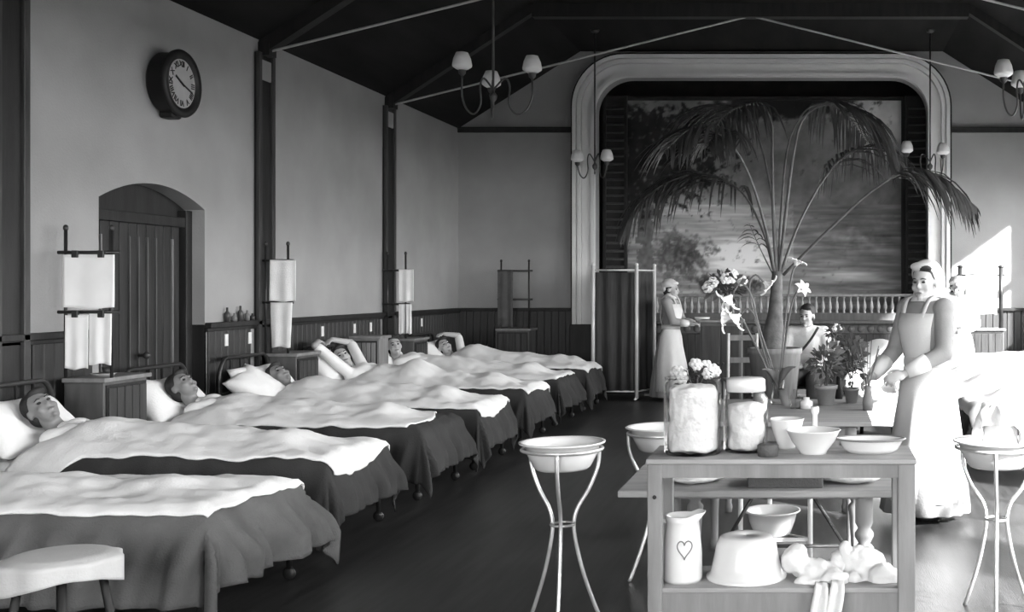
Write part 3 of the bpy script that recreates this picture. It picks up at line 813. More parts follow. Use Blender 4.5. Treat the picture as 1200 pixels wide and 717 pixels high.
# --- nurses (local: facing -Y)
def nurse(label, loc, rz, voxel, arms, scale=1.0, veil=False, dressm='dress', head_face=(0, -1, 0), group='nurses'):
    t = thing('person', label, 'person', loc, rz, group); t.scale = (scale,) * 3
    M = head_frame((0, -.01, 1.485), head_face, (0, 0, 1))
    bm = nb(); head_shapes(bm, M)
    capsule(bm, (0, .02, 1.38), (0, .015, 1.28), .06, .1)
    ell(bm, (0, .0, 1.22), (.155, .1, .16)); ell(bm, (0, 0, 1.0), (.125, .095, .16)); ell(bm, (0, .01, .86), (.16, .115, .13))
    for s in (-1, 1):
        capsule(bm, (s * .085, .01, .84), (s * .09, 0, .46), .08, .05); capsule(bm, (s * .09, 0, .46), (s * .09, .02, .08), .052, .034)
        capsule(bm, (s * .09, .03, .045), (s * .095, -.11, .03), .036, .026)
        sh = V(s * .165, .0, 1.315); ell(bm, sh, .058); capsule(bm, sh, (s * .07, 0, 1.3), .055, .07)
        el, wr, hu, fd = arms[s]; arm_shapes(bm, sh, el, wr, hu, -s, .6, fd)
    fused('body', bm, 'skin', t, voxel, 3)
    face_parts(t, M, 'hair')
    # dress: lofted bodice and skirt with folds
    bm = nb(); rings = []
    prof = [(.05, .275, .27, 0), (.06, .285, .28, 0), (.25, .262, .255, .01), (.5, .225, .21, .02), (.72, .195, .165, .02), (.86, .178, .142, .015), (.95, .14, .11, .005),
            (1.0, .128, .102, 0), (1.08, .143, .112, -.008), (1.2, .17, .128, -.012), (1.29, .178, .112, -.004), (1.34, .16, .09, .004), (1.375, .1, .075, .012), (1.4, .066, .066, .018)]
    for z, rx, ry, oy in prof:
        f = max(0.0, (0.95 - z)) * .055
        rings.append([(rx * math.cos(a) * (1 + f * math.sin(a * 13 + 2 * math.sin(a * 3))), oy + ry * math.sin(a) * (1 + f * math.sin(a * 13 + 2 * math.sin(a * 3))), z)
                      for a in [2 * math.pi * k / 72 for k in range(72)]])
    loft(bm, rings); obj('dress', bm, dressm, t, True)
    for s in (-1, 1):
        el, wr, hu, fd = arms[s]; sh = V(s * .165, .0, 1.315); el = Vector(el); wr = Vector(wr)
        bm = nb(); ell(bm, sh, .075); capsule(bm, sh, el, .068, .056); capsule(bm, el, el + (wr - el) * .5, .055, .05); fused('sleeve', bm, dressm, t, .012, 2)
        bm = nb(); a_ = el + (wr - el) * .45; tube(bm, [a_, a_ + (wr - a_) * .5, wr - (wr - el) * .04], [.056, .05, .04], 14); obj('cuff', bm, 'white_cloth', t, True)
    # apron: front shell with bib and straps
    bm = nb(); rows = []
    for z, rx, ry, oy in prof[2:11]:
        half = R(118) if z < 1.0 else R(54)
        f = max(0.0, (0.95 - z)) * .05
        z2 = .13 if z < .3 else z
        rows.append([((rx + .014) * math.cos(a) * (1 + f * math.sin(a * 9)), oy + (ry + .014) * math.sin(a) * (1 + f * math.sin(a * 9)), z2)
                     for a in [-math.pi / 2 - half + 2 * half * k / 40 for k in range(41)]])
    loft(bm, rows, cap=False, closed=False); obj('apron', bm, 'white_cloth', t, True, solid=.005)
    bm = nb(); lathe(bm, [(1, -.03), (1.02, 0), (1, .03)], seg=40, M=Matrix.Translation((0, 0, .985)) @ Matrix.Diagonal((.15, .122, 1, 1))); obj('waistband', bm, 'white_cloth', t, True, solid=.006)
    for s in (-1, 1):
        bm = nb(); pp = spline([(s * .085, -.12, 1.27), (s * .1, -.06, 1.385), (s * .09, .05, 1.38), (s * .05, .125, 1.15), (s * .03, .11, 1.0)], 16)
        rows = [[p + V(-.018, 0, -.004), p + V(.018, 0, -.004)] for p in pp]; loft(bm, rows, cap=False, closed=False); obj('strap', bm, 'white_cloth', t, True, solid=.008)
    bm = nb(); lathe(bm, [(.105, 1.365), (.085, 1.395), (.066, 1.405), (.062, 1.435)], (0, .014, 0), 24); obj('collar', bm, 'white_cloth', t, True, solid=.006)
    # cap
    bm = nb(); e = lambda c, r: ell(bm, c, r, M, 24, 14)
    if veil:
        e((0, .045, .055), (.1, .095, .09)); e((0, .075, -.01), (.106, .085, .12)); e((0, .10, -.12), (.13, .06, .13)); e((0, -.035, .1), (.08, .05, .032))
    else:
        e((0, .03, .075), (.1, .105, .075)); e((0, -.035, .085), (.088, .065, .032)); e((0, .08, .01), (.085, .05, .06))
    fused('cap', bm, 'white_cloth', t, .01, 2)
    for s in (-1, 1):
        bm = nb(); ell(bm, (s * .095, -.05, .03), (.045, .1, .032)); obj('shoe', bm, 'shoe', t, True)
    return t
# bowl carrier in front of the stage, seen from the side
nurse('nurse in white apron and cap carrying a bowl before the stage', (at(786, 336, 15.1).x, 15.1, 0), R(78), .009,
      {-1: ((-.2, -.10, 1.06), (-.10, -.30, 1.03), (0, 0, 1), (.35, -1, 0)), 1: ((.2, -.10, 1.06), (.10, -.30, 1.03), (0, 0, 1), (-.35, -1, 0))}, .985)
p = V(at(786, 0, 15.1).x + .43, 15.0, 1.03)
bm = nb(); lathe(bm, [(.03, 0), (.045, .004), (.085, .045), (.1, .07), (.106, .07), (.09, .04), (.05, -.006), (.0, -.008)], (0, 0, 0), 24)
o = tag(obj('bowl', bm, 'enamel', None, True), 'small white bowl held by the nurse before the stage', 'bowl'); o.location = (p.x, p.y, p.z)
# near nurse beside the tables
nurse('nurse in pale dress and white veil beside the long tables', (.72, 7.4, 0), R(-52), .0075,
      {-1: ((-.2, -.08, 1.05), (-.13, -.33, .90), (-.6, 0, .6), (.1, -1, -.4)), 1: ((.21, -.04, 1.05), (.11, -.28, .93), (.6, 0, .6), (-.2, -1, -.3))}, 1.03, True, head_face=(.40, -.92, -.05))
# far nurse between the window beds
nurse('nurse in white standing between the beds under the windows', (at(1122, 336, 13.36).x, 13.36, 0), R(8), .01,
      {-1: ((-.22, -.03, 1.06), (-.05, -.2, 1.04), (0, 0, 1), (1, -.3, 0)), 1: ((.22, -.03, 1.06), (.05, -.22, 1.0), (0, 0, 1), (-1, -.3, 0))}, 1.0, dressm='white_cloth')

# --- man seated near the palm
SX, SY = at(946, 336, 12.2).x, 12.2
ch = thing('chair', 'plain wooden chair under the seated person by the palm', 'chair', (SX, SY, 0))
bm = nb(); box(bm, -.2, .2, -.2, .2, .42, .455); obj('seat', bm, 'dark_wood', ch, bevel=.01)
for sx in (-1, 1):
    for sy in (-1, 1):
        bm = nb(); tube(bm, [(sx * .18, sy * .18, 0), (sx * .17, sy * .17, .42 if sy < 0 else .9)], .016, 8); obj('leg', bm, 'dark_wood', ch, True)
for z in (.62, .75, .86):
    bm = nb(); box(bm, -.17, .17, .165, .185, z - .03, z + .03); obj('back_slat', bm, 'dark_wood', ch)
man = thing('person', 'seated dark-haired person in pale shirt with a dark shoulder strap', 'person', (SX, SY, 0), R(-8))
M = head_frame((0, -.03, 1.19), (-.2, -1, -.12), (0, 0, 1)); bm = nb(); head_shapes(bm, M)
capsule(bm, (0, .02, 1.08), (0, .03, .98), .06, .1); ell(bm, (0, .04, .9), (.17, .11, .18)); ell(bm, (0, .04, .68), (.15, .11, .15)); ell(bm, (0, .03, .56), (.17, .13, .1))
for s in (-1, 1):
    capsule(bm, (s * .09, .0, .53), (s * .11, -.4, .53), .08, .058); capsule(bm, (s * .11, -.4, .52), (s * .11, -.4, .1), .055, .036); capsule(bm, (s * .11, -.4, .045), (s * .115, -.52, .035), .038, .028)
    sh = V(s * .175, .03, 1.01); ell(bm, sh, .06); capsule(bm, sh, (s * .07, .03, 1.0), .056, .075); arm_shapes(bm, sh, (s * .25, -.05, .78), (s * .1, -.24, .72), (0, 0, 1), -s, .6)
fused('body', bm, 'skin', man, .009, 3); face_parts(man, M)
bm = nb(); ell(bm, (0, .04, .9), (.185, .125, .19)); ell(bm, (0, .04, .68), (.165, .125, .15)); capsule(bm, (0, .02, 1.05), (0, .03, .98), .072, .115)
for s in (-1, 1):
    sh = V(s * .175, .03, 1.01); ell(bm, sh, .074); capsule(bm, sh, (s * .07, .03, 1.0), .07, .088); capsule(bm, sh, (s * .25, -.05, .78), .066, .056); capsule(bm, (s * .25, -.05, .78), (s * .13, -.2, .73), .055, .046)
fused('shirt', bm, 'linen', man, .012, 3)
bm = nb(); ell(bm, (0, .03, .56), (.185, .145, .11))
for s in (-1, 1): capsule(bm, (s * .09, .0, .53), (s * .11, -.4, .53), .092, .07); capsule(bm, (s * .11, -.4, .52), (s * .11, -.4, .12), .068, .058)
fused('trousers', bm, 'trouser', man, .012, 3)
for s in (-1, 1): bm = nb(); ell(bm, (s * .113, -.455, .04), (.048, .12, .04)); obj('shoe', bm, 'shoe', man, True)
bm = nb(); tube(bm, spline([(.13, -.08, 1.07), (.04, -.12, .92), (-.1, -.13, .76)], 8), .014, 8); obj('shoulder_strap', bm, 'trouser', man, True)

# ================================================================ LOCKERS AND TOWEL RACKS
def locker(label, x0, x1, y0, y1, h, door_face, m='locker_wood', dm='board_wood'):
    """door_face 'x': boarded door on the +x face, 'y': on the -y face"""
    t = thing('bedside_locker', label, 'locker', ((x0 + x1) / 2, (y0 + y1) / 2, 0), group='bedside lockers')
    bm = nb(); box(bm, x0, x1, y0, y1, .04, h - .03); obj('carcass', bm, m, t, w=True, bevel=.006)
    bm = nb(); box(bm, x0 - .0, x1 + .025, y0 - .025, y1 + .02, h - .03, h); obj('top', bm, 'grey_wood', t, w=True, bevel=.006)
    bm = nb(); box(bm, x0 + .02, x1 - .02, y0 + .02, y1 - .02, 0, .05); obj('plinth', bm, 'dark_wood', t, w=True)
    n = 5
    dr = None
    if door_face == 'x':
        bm = nb(); box(bm, x1, x1 + .008, y0 + .02, y1 - .02, .08, h - .05); dr = obj('door', bm, 'dark_wood', t, w=True)
        wd = (y1 - y0 - .06) / n
        for k in range(n):
            a = y0 + .03 + k * wd; bm = nb(); box(bm, x1 + .006, x1 + .02, a + .004, a + wd - .004, .1, h - .07); obj('board', bm, dm, dr, w=True, bevel=.003)
        bm = nb(); ell(bm, (x1 + .03, y0 + .07, h * .6), .014); obj('knob', bm, 'brass', dr, True, w=True)
    else:
        bm = nb(); box(bm, x0 + .02, x1 - .02, y0 - .008, y0, .08, h - .05); dr = obj('door', bm, 'dark_wood', t, w=True)
        wd = (x1 - x0 - .06) / n
        for k in range(n):
            a = x0 + .03 + k * wd; bm = nb(); box(bm, a + .004, a + wd - .004, y0 - .02, y0 - .006, .1, h - .07); obj('board', bm, dm, dr, w=True, bevel=.003)
        bm = nb(); ell(bm, (x0 + .07, y0 - .03, h * .6), .014); obj('knob', bm, 'brass', dr, True, w=True)
    return t
def rack(label, xa, xb, y, zb, zt, bars, m='iron', depth=.22, pr=.011):
    t = thing('towel_rack', label, 'rack', ((xa + xb) / 2, y, zb), group='towel racks')
    for x in (xa, xb):
        for yy in (y,):
            bm = nb(); tube(bm, [(x, yy, zb), (x, yy, zt)], pr, 8); obj('post', bm, m, t, True, w=True)
            bm = nb(); ell(bm, (x, yy, zt + .015), (pr * 1.5, pr * 1.5, .022), seg=10, rng=8); obj('finial', bm, m, t, True, w=True)
    for z in bars:
        for yy in (y,):
            bm = nb(); tube(bm, [(xa - .05, yy, z), (xb + .05, yy, z)], .012, 8); obj('bar', bm, m, t, True, w=True)
    return t
def hung(name, label, cat, m, x0, x1, y, z0, z1, wave=.006, group=None, seed=0, flare=0.0):
    bm = nb()
    def f(a, b):
        x = x0 + (x1 - x0) * a + flare * (1 - b) * (a - .5); z = z0 + (z1 - z0) * b
        return V(x, y - .016 - wave * (1 - b * .6) * (1 + math.sin(a * 11 + seed) + .6 * noise.noise(V(a * 3, b * 3, seed))), z + .006 * math.sin(a * 7 + seed) * (1 - b))
    grid(bm, f, 20, 16)
    return tag(obj(name, bm, m, None, True, solid=.003), label, cat, group)

LH = .905
# locker with papers, by the door
locker('wooden bedside locker under the papers beside the arched door', XL + .1, -4.64, 7.42, 7.9, LH, 'x')
rack('dark rack of white papers on the locker beside the arched door', -4.90, -4.60, 7.44, LH, 1.87, (1.725, 1.335))
hung('paper_sheet', 'large blank white paper hung on the top bar of the locker rack', 'paper', 'paper', -4.90, -4.565, 7.43, 1.36, 1.71, .003, 'papers on the rack', 1)
hung('paper_sheet', 'narrow white paper sheet on the lower rack bar, next to the wall', 'paper', 'paper', -4.885, -4.735, 7.43, .965, 1.315, .004, 'papers on the rack', 2)
hung('paper_sheet', 'narrow white paper sheet on the lower rack bar, away from the wall', 'paper', 'paper', -4.73, -4.58, 7.43, .995, 1.325, .007, 'papers on the rack', 4)
for x, z, lb in ((-4.82, 1.725, 'large paper, wall side'), (-4.65, 1.725, 'large paper, bed side'), (-4.82, 1.335, 'narrow paper next to the wall'), (-4.65, 1.335, 'narrow paper away from the wall')):
    bm = nb(); box(bm, x - .02, x + .02, 7.40, 7.425, z - .035, z + .012); tag(obj('paper_clip', bm, 'iron', bevel=.004), 'dark spring clip on the rack holding the ' + lb, 'clip', 'paper clips')
# dish on that locker
bm = nb(); lathe(bm, [(.0, 0), (.05, .002), (.075, .02), (.078, .022), (.05, .008), (0, .006)], (-4.72, 7.55, LH), 20); tag(obj('saucer', bm, 'enamel', None, True), 'small white saucer on the locker below the papers', 'saucer')
bm = nb(); lathe(bm, [(.0, 0), (.03, 0), (.035, .05), (.03, .05), (.028, .006), (0, .006)], (-4.80, 7.72, LH), 16); tag(obj('cup', bm, 'brass', None, True), 'dark metal cup on the locker below the papers', 'cup')

# locker by the first far pilaster with white towels
locker('wooden bedside locker under two long white towels just past the clock', XL + .1, -4.64, 10.17, 10.62, LH, 'x')
rack('dark rack with two white towels just past the wall clock', -4.92, -4.72, 10.19, LH, 1.87, (1.735, 1.36))
hung('towel', 'white towel on the top bar of the rack past the clock', 'towel', 'towel', -4.87, -4.64, 10.185, 1.37, 1.74, .009, 'white towels', 1)
hung('towel', 'white towel on the lower bar of the rack past the clock', 'towel', 'towel', -4.87, -4.67, 10.185, .96, 1.36, .008, 'white towels', 5, -.03)
# locker by the next pilaster
locker('wooden bedside locker before the last pilaster under a white towel', XL + .1, -4.62, 13.1, 13.55, LH, 'x')
rack('dark rack with white towels before the last pilaster', -4.93, -4.72, 13.12, LH, 1.87, (1.69, 1.3))
hung('towel', 'white towel on the top bar of the rack before the last pilaster', 'towel', 'towel', -4.79, -4.62, 13.115, 1.33, 1.70, .007, 'white towels', 2)
hung('towel', 'narrow white towel on the lower bar before the last pilaster, wall side', 'towel', 'towel', -4.79, -4.72, 13.115, .96, 1.30, .005, 'white towels', 3)
hung('towel', 'narrow white towel on the lower bar before the last pilaster, bed side', 'towel', 'towel', -4.71, -4.645, 13.115, .96, 1.30, .005, 'white towels', 6)
# pale locker by the raised-arms patient
locker('pale panelled locker beside the patient with raised arms', -4.83, -4.52, 11.80, 12.06, .99, 'y', 'grey_wood', 'grey_wood')
# locker on the end wall
locker('dark locker against the end wall under the dark towel', -4.36, -3.90, YB - .42, YB - .06, .93, 'y')
rack('dark rack with a dark towel against the end wall', -4.30, -3.92, YB - .36, .93, 1.84, (1.72, 1.33), depth=.2)
hung('towel', 'dark towel hanging on the rack against the end wall', 'towel', 'dark_towel', -4.34, -4.13, YB - .37, .95, 1.72, .01, None, 4)
# rack on the end wall by the windows
locker('dark locker against the end wall beside the stage arch, window side', 2.05, 2.58, YB - .42, YB - .06, .93, 'y')
rack('dark rack with a sunlit white towel against the end wall', 1.99, 2.55, YB - .36, .93, 1.76, (1.66,), pr=.03)
hung('towel', 'sunlit white towel on the end wall rack by the windows', 'towel', 'towel', 2.06, 2.48, YB - .39, 1.12, 1.66, .012, 'white towels', 3)

# small bottles on the wainscot ledge by the clock pilaster
for k, (y, h) in enumerate(((9.62, .12), (9.74, .07), (9.84, .13), (9.96, .09), (10.05, .06))):
    bm = nb(); lathe(bm, [(0, 0), (.02, 0), (.021, h * .6), (.009, h * .75), (.009, h), (0, h)], (XL + .03, y, WZ + .045), 12)
    tag(obj('bottle', bm, ('brass', 'enamel_rim')[k % 2], None, True), ('dark tall bottle on the wainscot ledge, end nearest the arched door', 'pale short bottle on the wainscot ledge between two tall dark ones', 'dark tall bottle in the middle of the wainscot ledge row', 'pale medium bottle on the wainscot ledge past the arched door', 'smallest dark bottle on the wainscot ledge beside the pilaster')[k], 'bottle', 'bottles on the ledge')

# ================================================================ CLOCK
yc, zc = 8.72, 1.5 + (336 - 98) / (FPX / 8.72)
ck = thing('wall_clock', 'round black-cased wall clock above the arched door', 'clock', (XL, yc, zc))
MX = Matrix.Rotation(R(90), 4, 'Y')
bm = nb(); lathe(bm, [(.001, 0), (.22, 0), (.235, .02), (.235, .12), (.255, .13), (.26, .15), (.25, .165), (.2, .16), (.19, .145), (.001, .143)], seg=48, M=MX); obj('case', bm, 'black', ck, True)
bm = nb(); lathe(bm, [(.001, .146), (.187, .146)], seg=48, M=MX); obj('dial', bm, 'dial', ck)
for k in range(12):
    a = 2 * math.pi * (k + 1) / 12
    cu = bpy.data.curves.new('numeral', 'FONT'); cu.body = ('I', 'II', 'III', 'IIII', 'V', 'VI', 'VII', 'VIII', 'IX', 'X', 'XI', 'XII')[k]; cu.size = .062; cu.align_x = 'CENTER'; cu.align_y = 'CENTER'; cu.extrude = .001; cu.offset = .0012
    tmp = bpy.data.objects.new('tmp', cu); COL.objects.link(tmp)
    me = bpy.data.meshes.new_from_object(tmp.evaluated_get(bpy.context.evaluated_depsgraph_get())); bpy.data.objects.remove(tmp); bpy.data.curves.remove(cu)
    # text plane XY -> wall plane: text x runs to +y, text y up
    Mt = Matrix(((0, 0, 1, .149), (1, 0, 0, math.sin(a) * .148), (0, 1, 0, math.cos(a) * .148), (0, 0, 0, 1))) @ Matrix.Rotation(-a, 4, 'Z')
    me.transform(Mt); link('numeral', me, 'black', ck)
for L, wd, a in ((.1, .016, R(-62)), (.15, .011, R(110))):
    d_ = V(0, math.sin(a), math.cos(a)); bm = nb(); bar(bm, V(.152, 0, 0) - d_ * .03, V(.152, 0, 0) + d_ * L, wd, .003, V(1, 0, 0)); obj('hand', bm, 'black', ck)
bm = nb(); box(bm, 0, .12, -.06, .06, -.27, -.2); obj('pendulum_box', bm, 'black', ck, bevel=.02)

# ================================================================ HANGING GAS LAMPS
SHP = [(.03, .155), (.05, .15), (.072, .10), (.082, .045), (.08, .03), (.055, .012), (.03, .0)]
def lamp(label, x, y, zb, arms, ceil=ZC):
    t = thing('gas_lamp', label, 'lamp', (x, y, ceil), group='hanging gas lamps')
    bm = nb(); tube(bm, [(0, 0, 0), (0, 0, zb - ceil + .06)], .011, 8); obj('drop_rod', bm, 'brass', t, True)
    bm = nb(); lathe(bm, [(.0, 0), (.06, -.002), (.05, -.03), (.015, -.05)], seg=16); obj('ceiling_rose', bm, 'brass', t, True)
    bm = nb(); lathe(bm, [(.0, -.09), (.012, -.07), (.008, -.03), (.03, 0), (.035, .03), (.012, .06)], (0, 0, zb - ceil + .09), 14); obj('finial', bm, 'brass', t, True)
    for (ang, rad, dz) in arms:
        c, s = math.cos(R(ang)), math.sin(R(ang)); z0 = zb - ceil
        prof = [(0, .17), (rad * .3, .27), (rad * .42, .2), (rad * .40, .05), (rad * .6, -.04), (rad * .85, 0), (rad, .12), (rad, .22 + dz)]
        bm = nb(); tube(bm, spline([(r * c, r * s, z0 + z) for r, z in prof], 28), .0085, 8); a_ = obj('arm', bm, 'brass', t, True)
        bm = nb(); lathe(bm, [(.01, 0), (.03, .02), (.034, .05)], (rad * c, rad * s, z0 + .2 + dz), 14); obj('gallery', bm, 'brass', a_, True)
        bm = nb(); lathe(bm, SHP, (rad * c, rad * s, z0 + .25 + dz), 20); obj('lamp_shade', bm, 'shade_glass', a_, True, solid=.003)
p = at(578, 128, 9.87); lamp('three-armed gas lamp with white shades above the row of beds', p.x, 9.87, p.z, ((180, .27, .09), (8, .33, .07), (108, .4, 0)))
p = at(1203, 130, 9.87); lamp('three-armed gas lamp with white shades above the window aisle', p.x, 9.87, p.z, ((180, .20, .04), (0, .3, .04), (90, .3, 0)))
p = at(697, 205, 14.6); lamp('two-armed gas lamp hanging before the arch above the folding screen', p.x, 14.6, p.z, ((185, .22, -.09), (-30, .2, -.09)))
p = at(1090, 205, 14.6); lamp('two-armed gas lamp hanging before the arch on the window side', p.x, 14.6, p.z, ((180, .30, .03), (10, .17, .01)))

# ================================================================ FOLDING SCREEN
sx0, sx1 = at(695, 0, 15.0).x, at(746, 0, 15.0).x
scr = thing('folding_screen', 'white-framed folding screen with gathered dark curtains by the arch', 'screen', (sx0, 15.0, 0))
def panel(a, b, rx):
    a, b = Vector(a), Vector(b); t = (b - a).normalized(); nrm = V(t.y, -t.x, 0)
    for q in ((a, b) if rx else (b,)):
        bm = nb(); tube(bm, [q + V(0, 0, .03), q + V(0, 0, 1.78)], .026, 10); obj('post', bm, 'enamel', scr, True, w=True)
        bm = nb(); ell(bm, q + V(0, 0, 1.79), .026); obj('finial', bm, 'white_paint', scr, True, w=True)
        bm = nb(); tube(bm, [q + V(0, 0, .03) - nrm * .15, q + V(0, 0, .03) + nrm * .15], .016, 8); obj('foot', bm, 'white_paint', scr, True, w=True)
    for z in (1.72, .12):
        bm = nb(); tube(bm, [a + V(0, 0, z), b + V(0, 0, z)], .011, 8); obj('rail', bm, 'white_paint', scr, True, w=True)
    bm = nb(); L = (b - a).length - .06
    def f(u, v):
        k = u * L * 42; am = .022 * (0.5 + .5 * v)
        return a + t * (.03 + u * L) + nrm * (am * math.sin(k + .8 * math.sin(k * .31 + v))) + V(0, 0, .13 + (1.69 - .13) * (1 - v))
    grid(bm, f, 120, 8); obj('curtain', bm, 'curtain', scr, True, w=True, solid=.003)
panel((sx0, 15.0, 0), (sx1, 15.0, 0), True); panel((sx1, 15.0, 0), (sx1 + .17, 15.45, 0), False)

# ================================================================ PALM
PY = 11.0
pb = at(908, 0, PY).x
st = thing('plant_stand', 'low wooden stand under the big palm tub', 'stand', (pb, PY, 0))
bm = nb(); box(bm, -.3, .3, -.3, .3, .36, .41); obj('top', bm, 'dark_wood', st, bevel=.01)
for sx in (-1, 1):
    for sy in (-1, 1):
        bm = nb(); box(bm, sx * .25 - .03, sx * .25 + .03, sy * .25 - .03, sy * .25 + .03, 0, .36); obj('leg', bm, 'dark_wood', st)
palm = thing('potted_palm', 'tall feather palm with drooping fronds in a round tub before the stage', 'palm', (pb, PY, .41))
bm = nb(); lathe(bm, [(0, 0), (.2, 0), (.25, .44), (.265, .45), (.265, .5), (.235, .5), (.225, .45), (.0, .44)], seg=28); obj('tub', bm, 'tub', palm, True)
bm = nb(); lathe(bm, [(0, .462), (.228, .46)], seg=24); obj('soil', bm, 'soil', palm)
tr = [at(905, 412, PY), at(907, 385, PY), at(909, 360, PY), at(911, 318, PY)]
bm = nb(); tube(bm, spline(tr, 10), [.13, .125, .115, .10, .09, .08, .072, .066, .06, .055, .05], 12); obj('trunk', bm, 'trunk', palm, True, w=True)
def frond(pts, llen, t0=.45, n=46, droop=1.0, r0=.016, seed=0):
    llen *= 1.4; n = int(n * .72)
    P = [at(a, b, PY + c) for a, b, c in pts]; S = spline(P, 40)
    bm = nb(); tube(bm, S, [r0 * (1 - .75 * k / 40) for k in range(41)], 8); fr = obj('frond_stem', bm, 'stem', palm, True, w=True)
    bm = nb(); rr = random.Random(seed)
    for k in range(n):
        t = t0 + (1 - t0) * (k + .5) / n; x = t * 40; i = min(int(x), 39); p = S[i].lerp(S[i + 1], x - i); tg = (S[i + 1] - S[i]).normalized()
        sd = tg.cross(V(0, 0, 1))
        if sd.length < .05: sd = V(0, 1, 0)
        sd.normalize()
        env = math.sin(math.pi * min(1, .25 + .75 * (t - t0) / (1 - t0) * .85 + .12)) ** .6
        for s in (-1, 1):
            L = llen * env * (.85 + .3 * rr.random()); d0 = (sd * s * .8 + tg * (.55 + .4 * rr.random()) + V(0, 0, -.05 + .2 * rr.random())).normalized()
            pts_ = []
            q = p.copy(); d = d0.copy()
            for g_ in range(6):
                pts_.append(q.copy()); q = q + d * L / 5; d = (d + V(0, 0, -.36 * droop * (.7 + .5 * rr.random()))).normalized()
            wn = d0.cross(V(0, 0, 1)); wn = wn.normalized() if wn.length > .05 else V(1, 0, 0)
            ww = [.006, .012, .014, .012, .008, .001]
            va = [bm.verts.new(a + wn * b + V(0, 0, -b * .6)) for a, b in zip(pts_, ww)]; vc_ = [bm.verts.new(a) for a in pts_]; vb = [bm.verts.new(a - wn * b + V(0, 0, -b * .6)) for a, b in zip(pts_, ww)]
            ring_faces(bm, va, vc_, False); ring_faces(bm, vc_, vb, False)
    o = obj('leaflets', bm, 'frond', fr, True, w=True); return fr
frond([(910, 322, 0), (906, 250, 0), (905, 190, .05), (903, 140, .1), (885, 122, -.2), (850, 135, -.5), (828, 172, -.7)], .55, .62, 44, 1.0, .018, 1)
frond([(913, 322, 0), (922, 240, .0), (930, 180, -.1), (942, 138, -.2), (975, 122, -.3), (1020, 140, -.3), (1050, 185, -.3)], .60, .60, 48, 1.0, .018, 2)
frond([(915, 320, 0), (935, 265, .1), (962, 215, .3), (990, 182, .5), (1020, 172, .7), (1050, 186, .9)], .55, .45, 40, 1.3, .016, 3)
frond([(918, 322, 0), (965, 275, -.2), (1020, 225, -.4), (1062, 202, -.5), (1100, 208, -.6), (1145, 243, -.7)], .58, .48, 50, 1.25, .017, 4)
frond([(908, 322, 0), (900, 280, -.1), (885, 225, -.3), (868, 185, -.5), (845, 158, -.8), (812, 150, -1.0), (778, 178, -1.2)], .55, .55, 44, 1.0, .016, 5)
frond([(908, 322, 0), (893, 268, .3), (868, 224, .6), (830, 205, .8), (790, 210, .9), (752, 235, 1.0), (724, 275, 1.0)], .62, .32, 52, 1.15, .014, 6)
frond([(908, 325, 0), (900, 310, .1), (888, 285, .3), (878, 262, .5)], .16, .6, 8, 1.2, .009, 7)
frond([(912, 322, 0), (916, 240, .2), (925, 165, .5), (950, 125, .9), (985, 128, 1.2), (1015, 165, 1.4)], .55, .6, 40, 1.1, .014, 8)
frond([(912, 322, 0), (905, 235, .2), (890, 165, .5), (868, 128, .9), (835, 128, 1.2), (800, 160, 1.4)], .55, .6, 40, 1.1, .014, 9)

# ================================================================ WASH STANDS WITH BASINS
def basin_shape(bm, r, h, c=(0, 0, 0)):
    lathe(bm, [(.0, 0), (r * .62, 0), (r * .70, .012), (r * .86, h * .55), (r * .93, h * .9), (r * 1.06, h * .94), (r * 1.07, h), (r * 1.0, h * 1.0), (r * .9, h * .88), (r * .82, h * .5), (r * .64, .025), (0, .018)], c, 40)
def wash(label_s, label_b, x, y, r, zr, rot=0.0, h=.125):
    t = thing('basin_stand', label_s, 'stand', (x, y, 0), R(rot), 'tripod basin stands')
    bm = nb(); pts = [(r * .99 * math.cos(a), r * .99 * math.sin(a), zr - .03) for a in [2 * math.pi * k / 36 for k in range(37)]]
    tube(bm, pts, .008, 8); obj('ring', bm, 'bright_metal', t, True)
    bm = nb(); pts = [(.052 * math.cos(a), .052 * math.sin(a), .43) for a in [2 * math.pi * k / 20 for k in range(21)]]
    tube(bm, pts, .006, 6); obj('waist_ring', bm, 'bright_metal', t, True)
    for k in range(3):
        a = R(k * 120); c, s = math.cos(a), math.sin(a)
        prof = [(r * 1.0, zr - .03), (r * .96, zr - .12), (r * .72, zr - .22), (.075, .50), (.055, .43), (.065, .34), (.10, .2), (.15, .06), (.175, .0)]
        bm = nb(); tube(bm, spline([(q * c, q * s, z) for q, z in prof], 30), .0095, 8); obj('leg', bm, 'bright_metal', t, True)
    bm = nb(); basin_shape(bm, r, h); o = tag(obj('wash_basin', bm, 'enamel', None, True), label_b, 'basin', 'enamel wash basins'); o.location = (x, y, zr - h + .004)
wash('tripod iron basin stand in the aisle between beds and tables', 'white enamel wash basin on the stand in the aisle', at(659, 0, 5.13).x, 5.13, .18, .80, 35)
wash('tripod basin stand behind the end of the long table', 'white enamel wash basin half hidden behind the big cotton jar', at(777, 0, 5.85).x, 5.85, .18, .78, 80)
wash('tripod basin stand beside the nurse in the veil', 'white enamel basin with a cloth-draped jug beside the veiled nurse', at(1168, 0, 5.25).x, 5.25, .19, .79, 20)

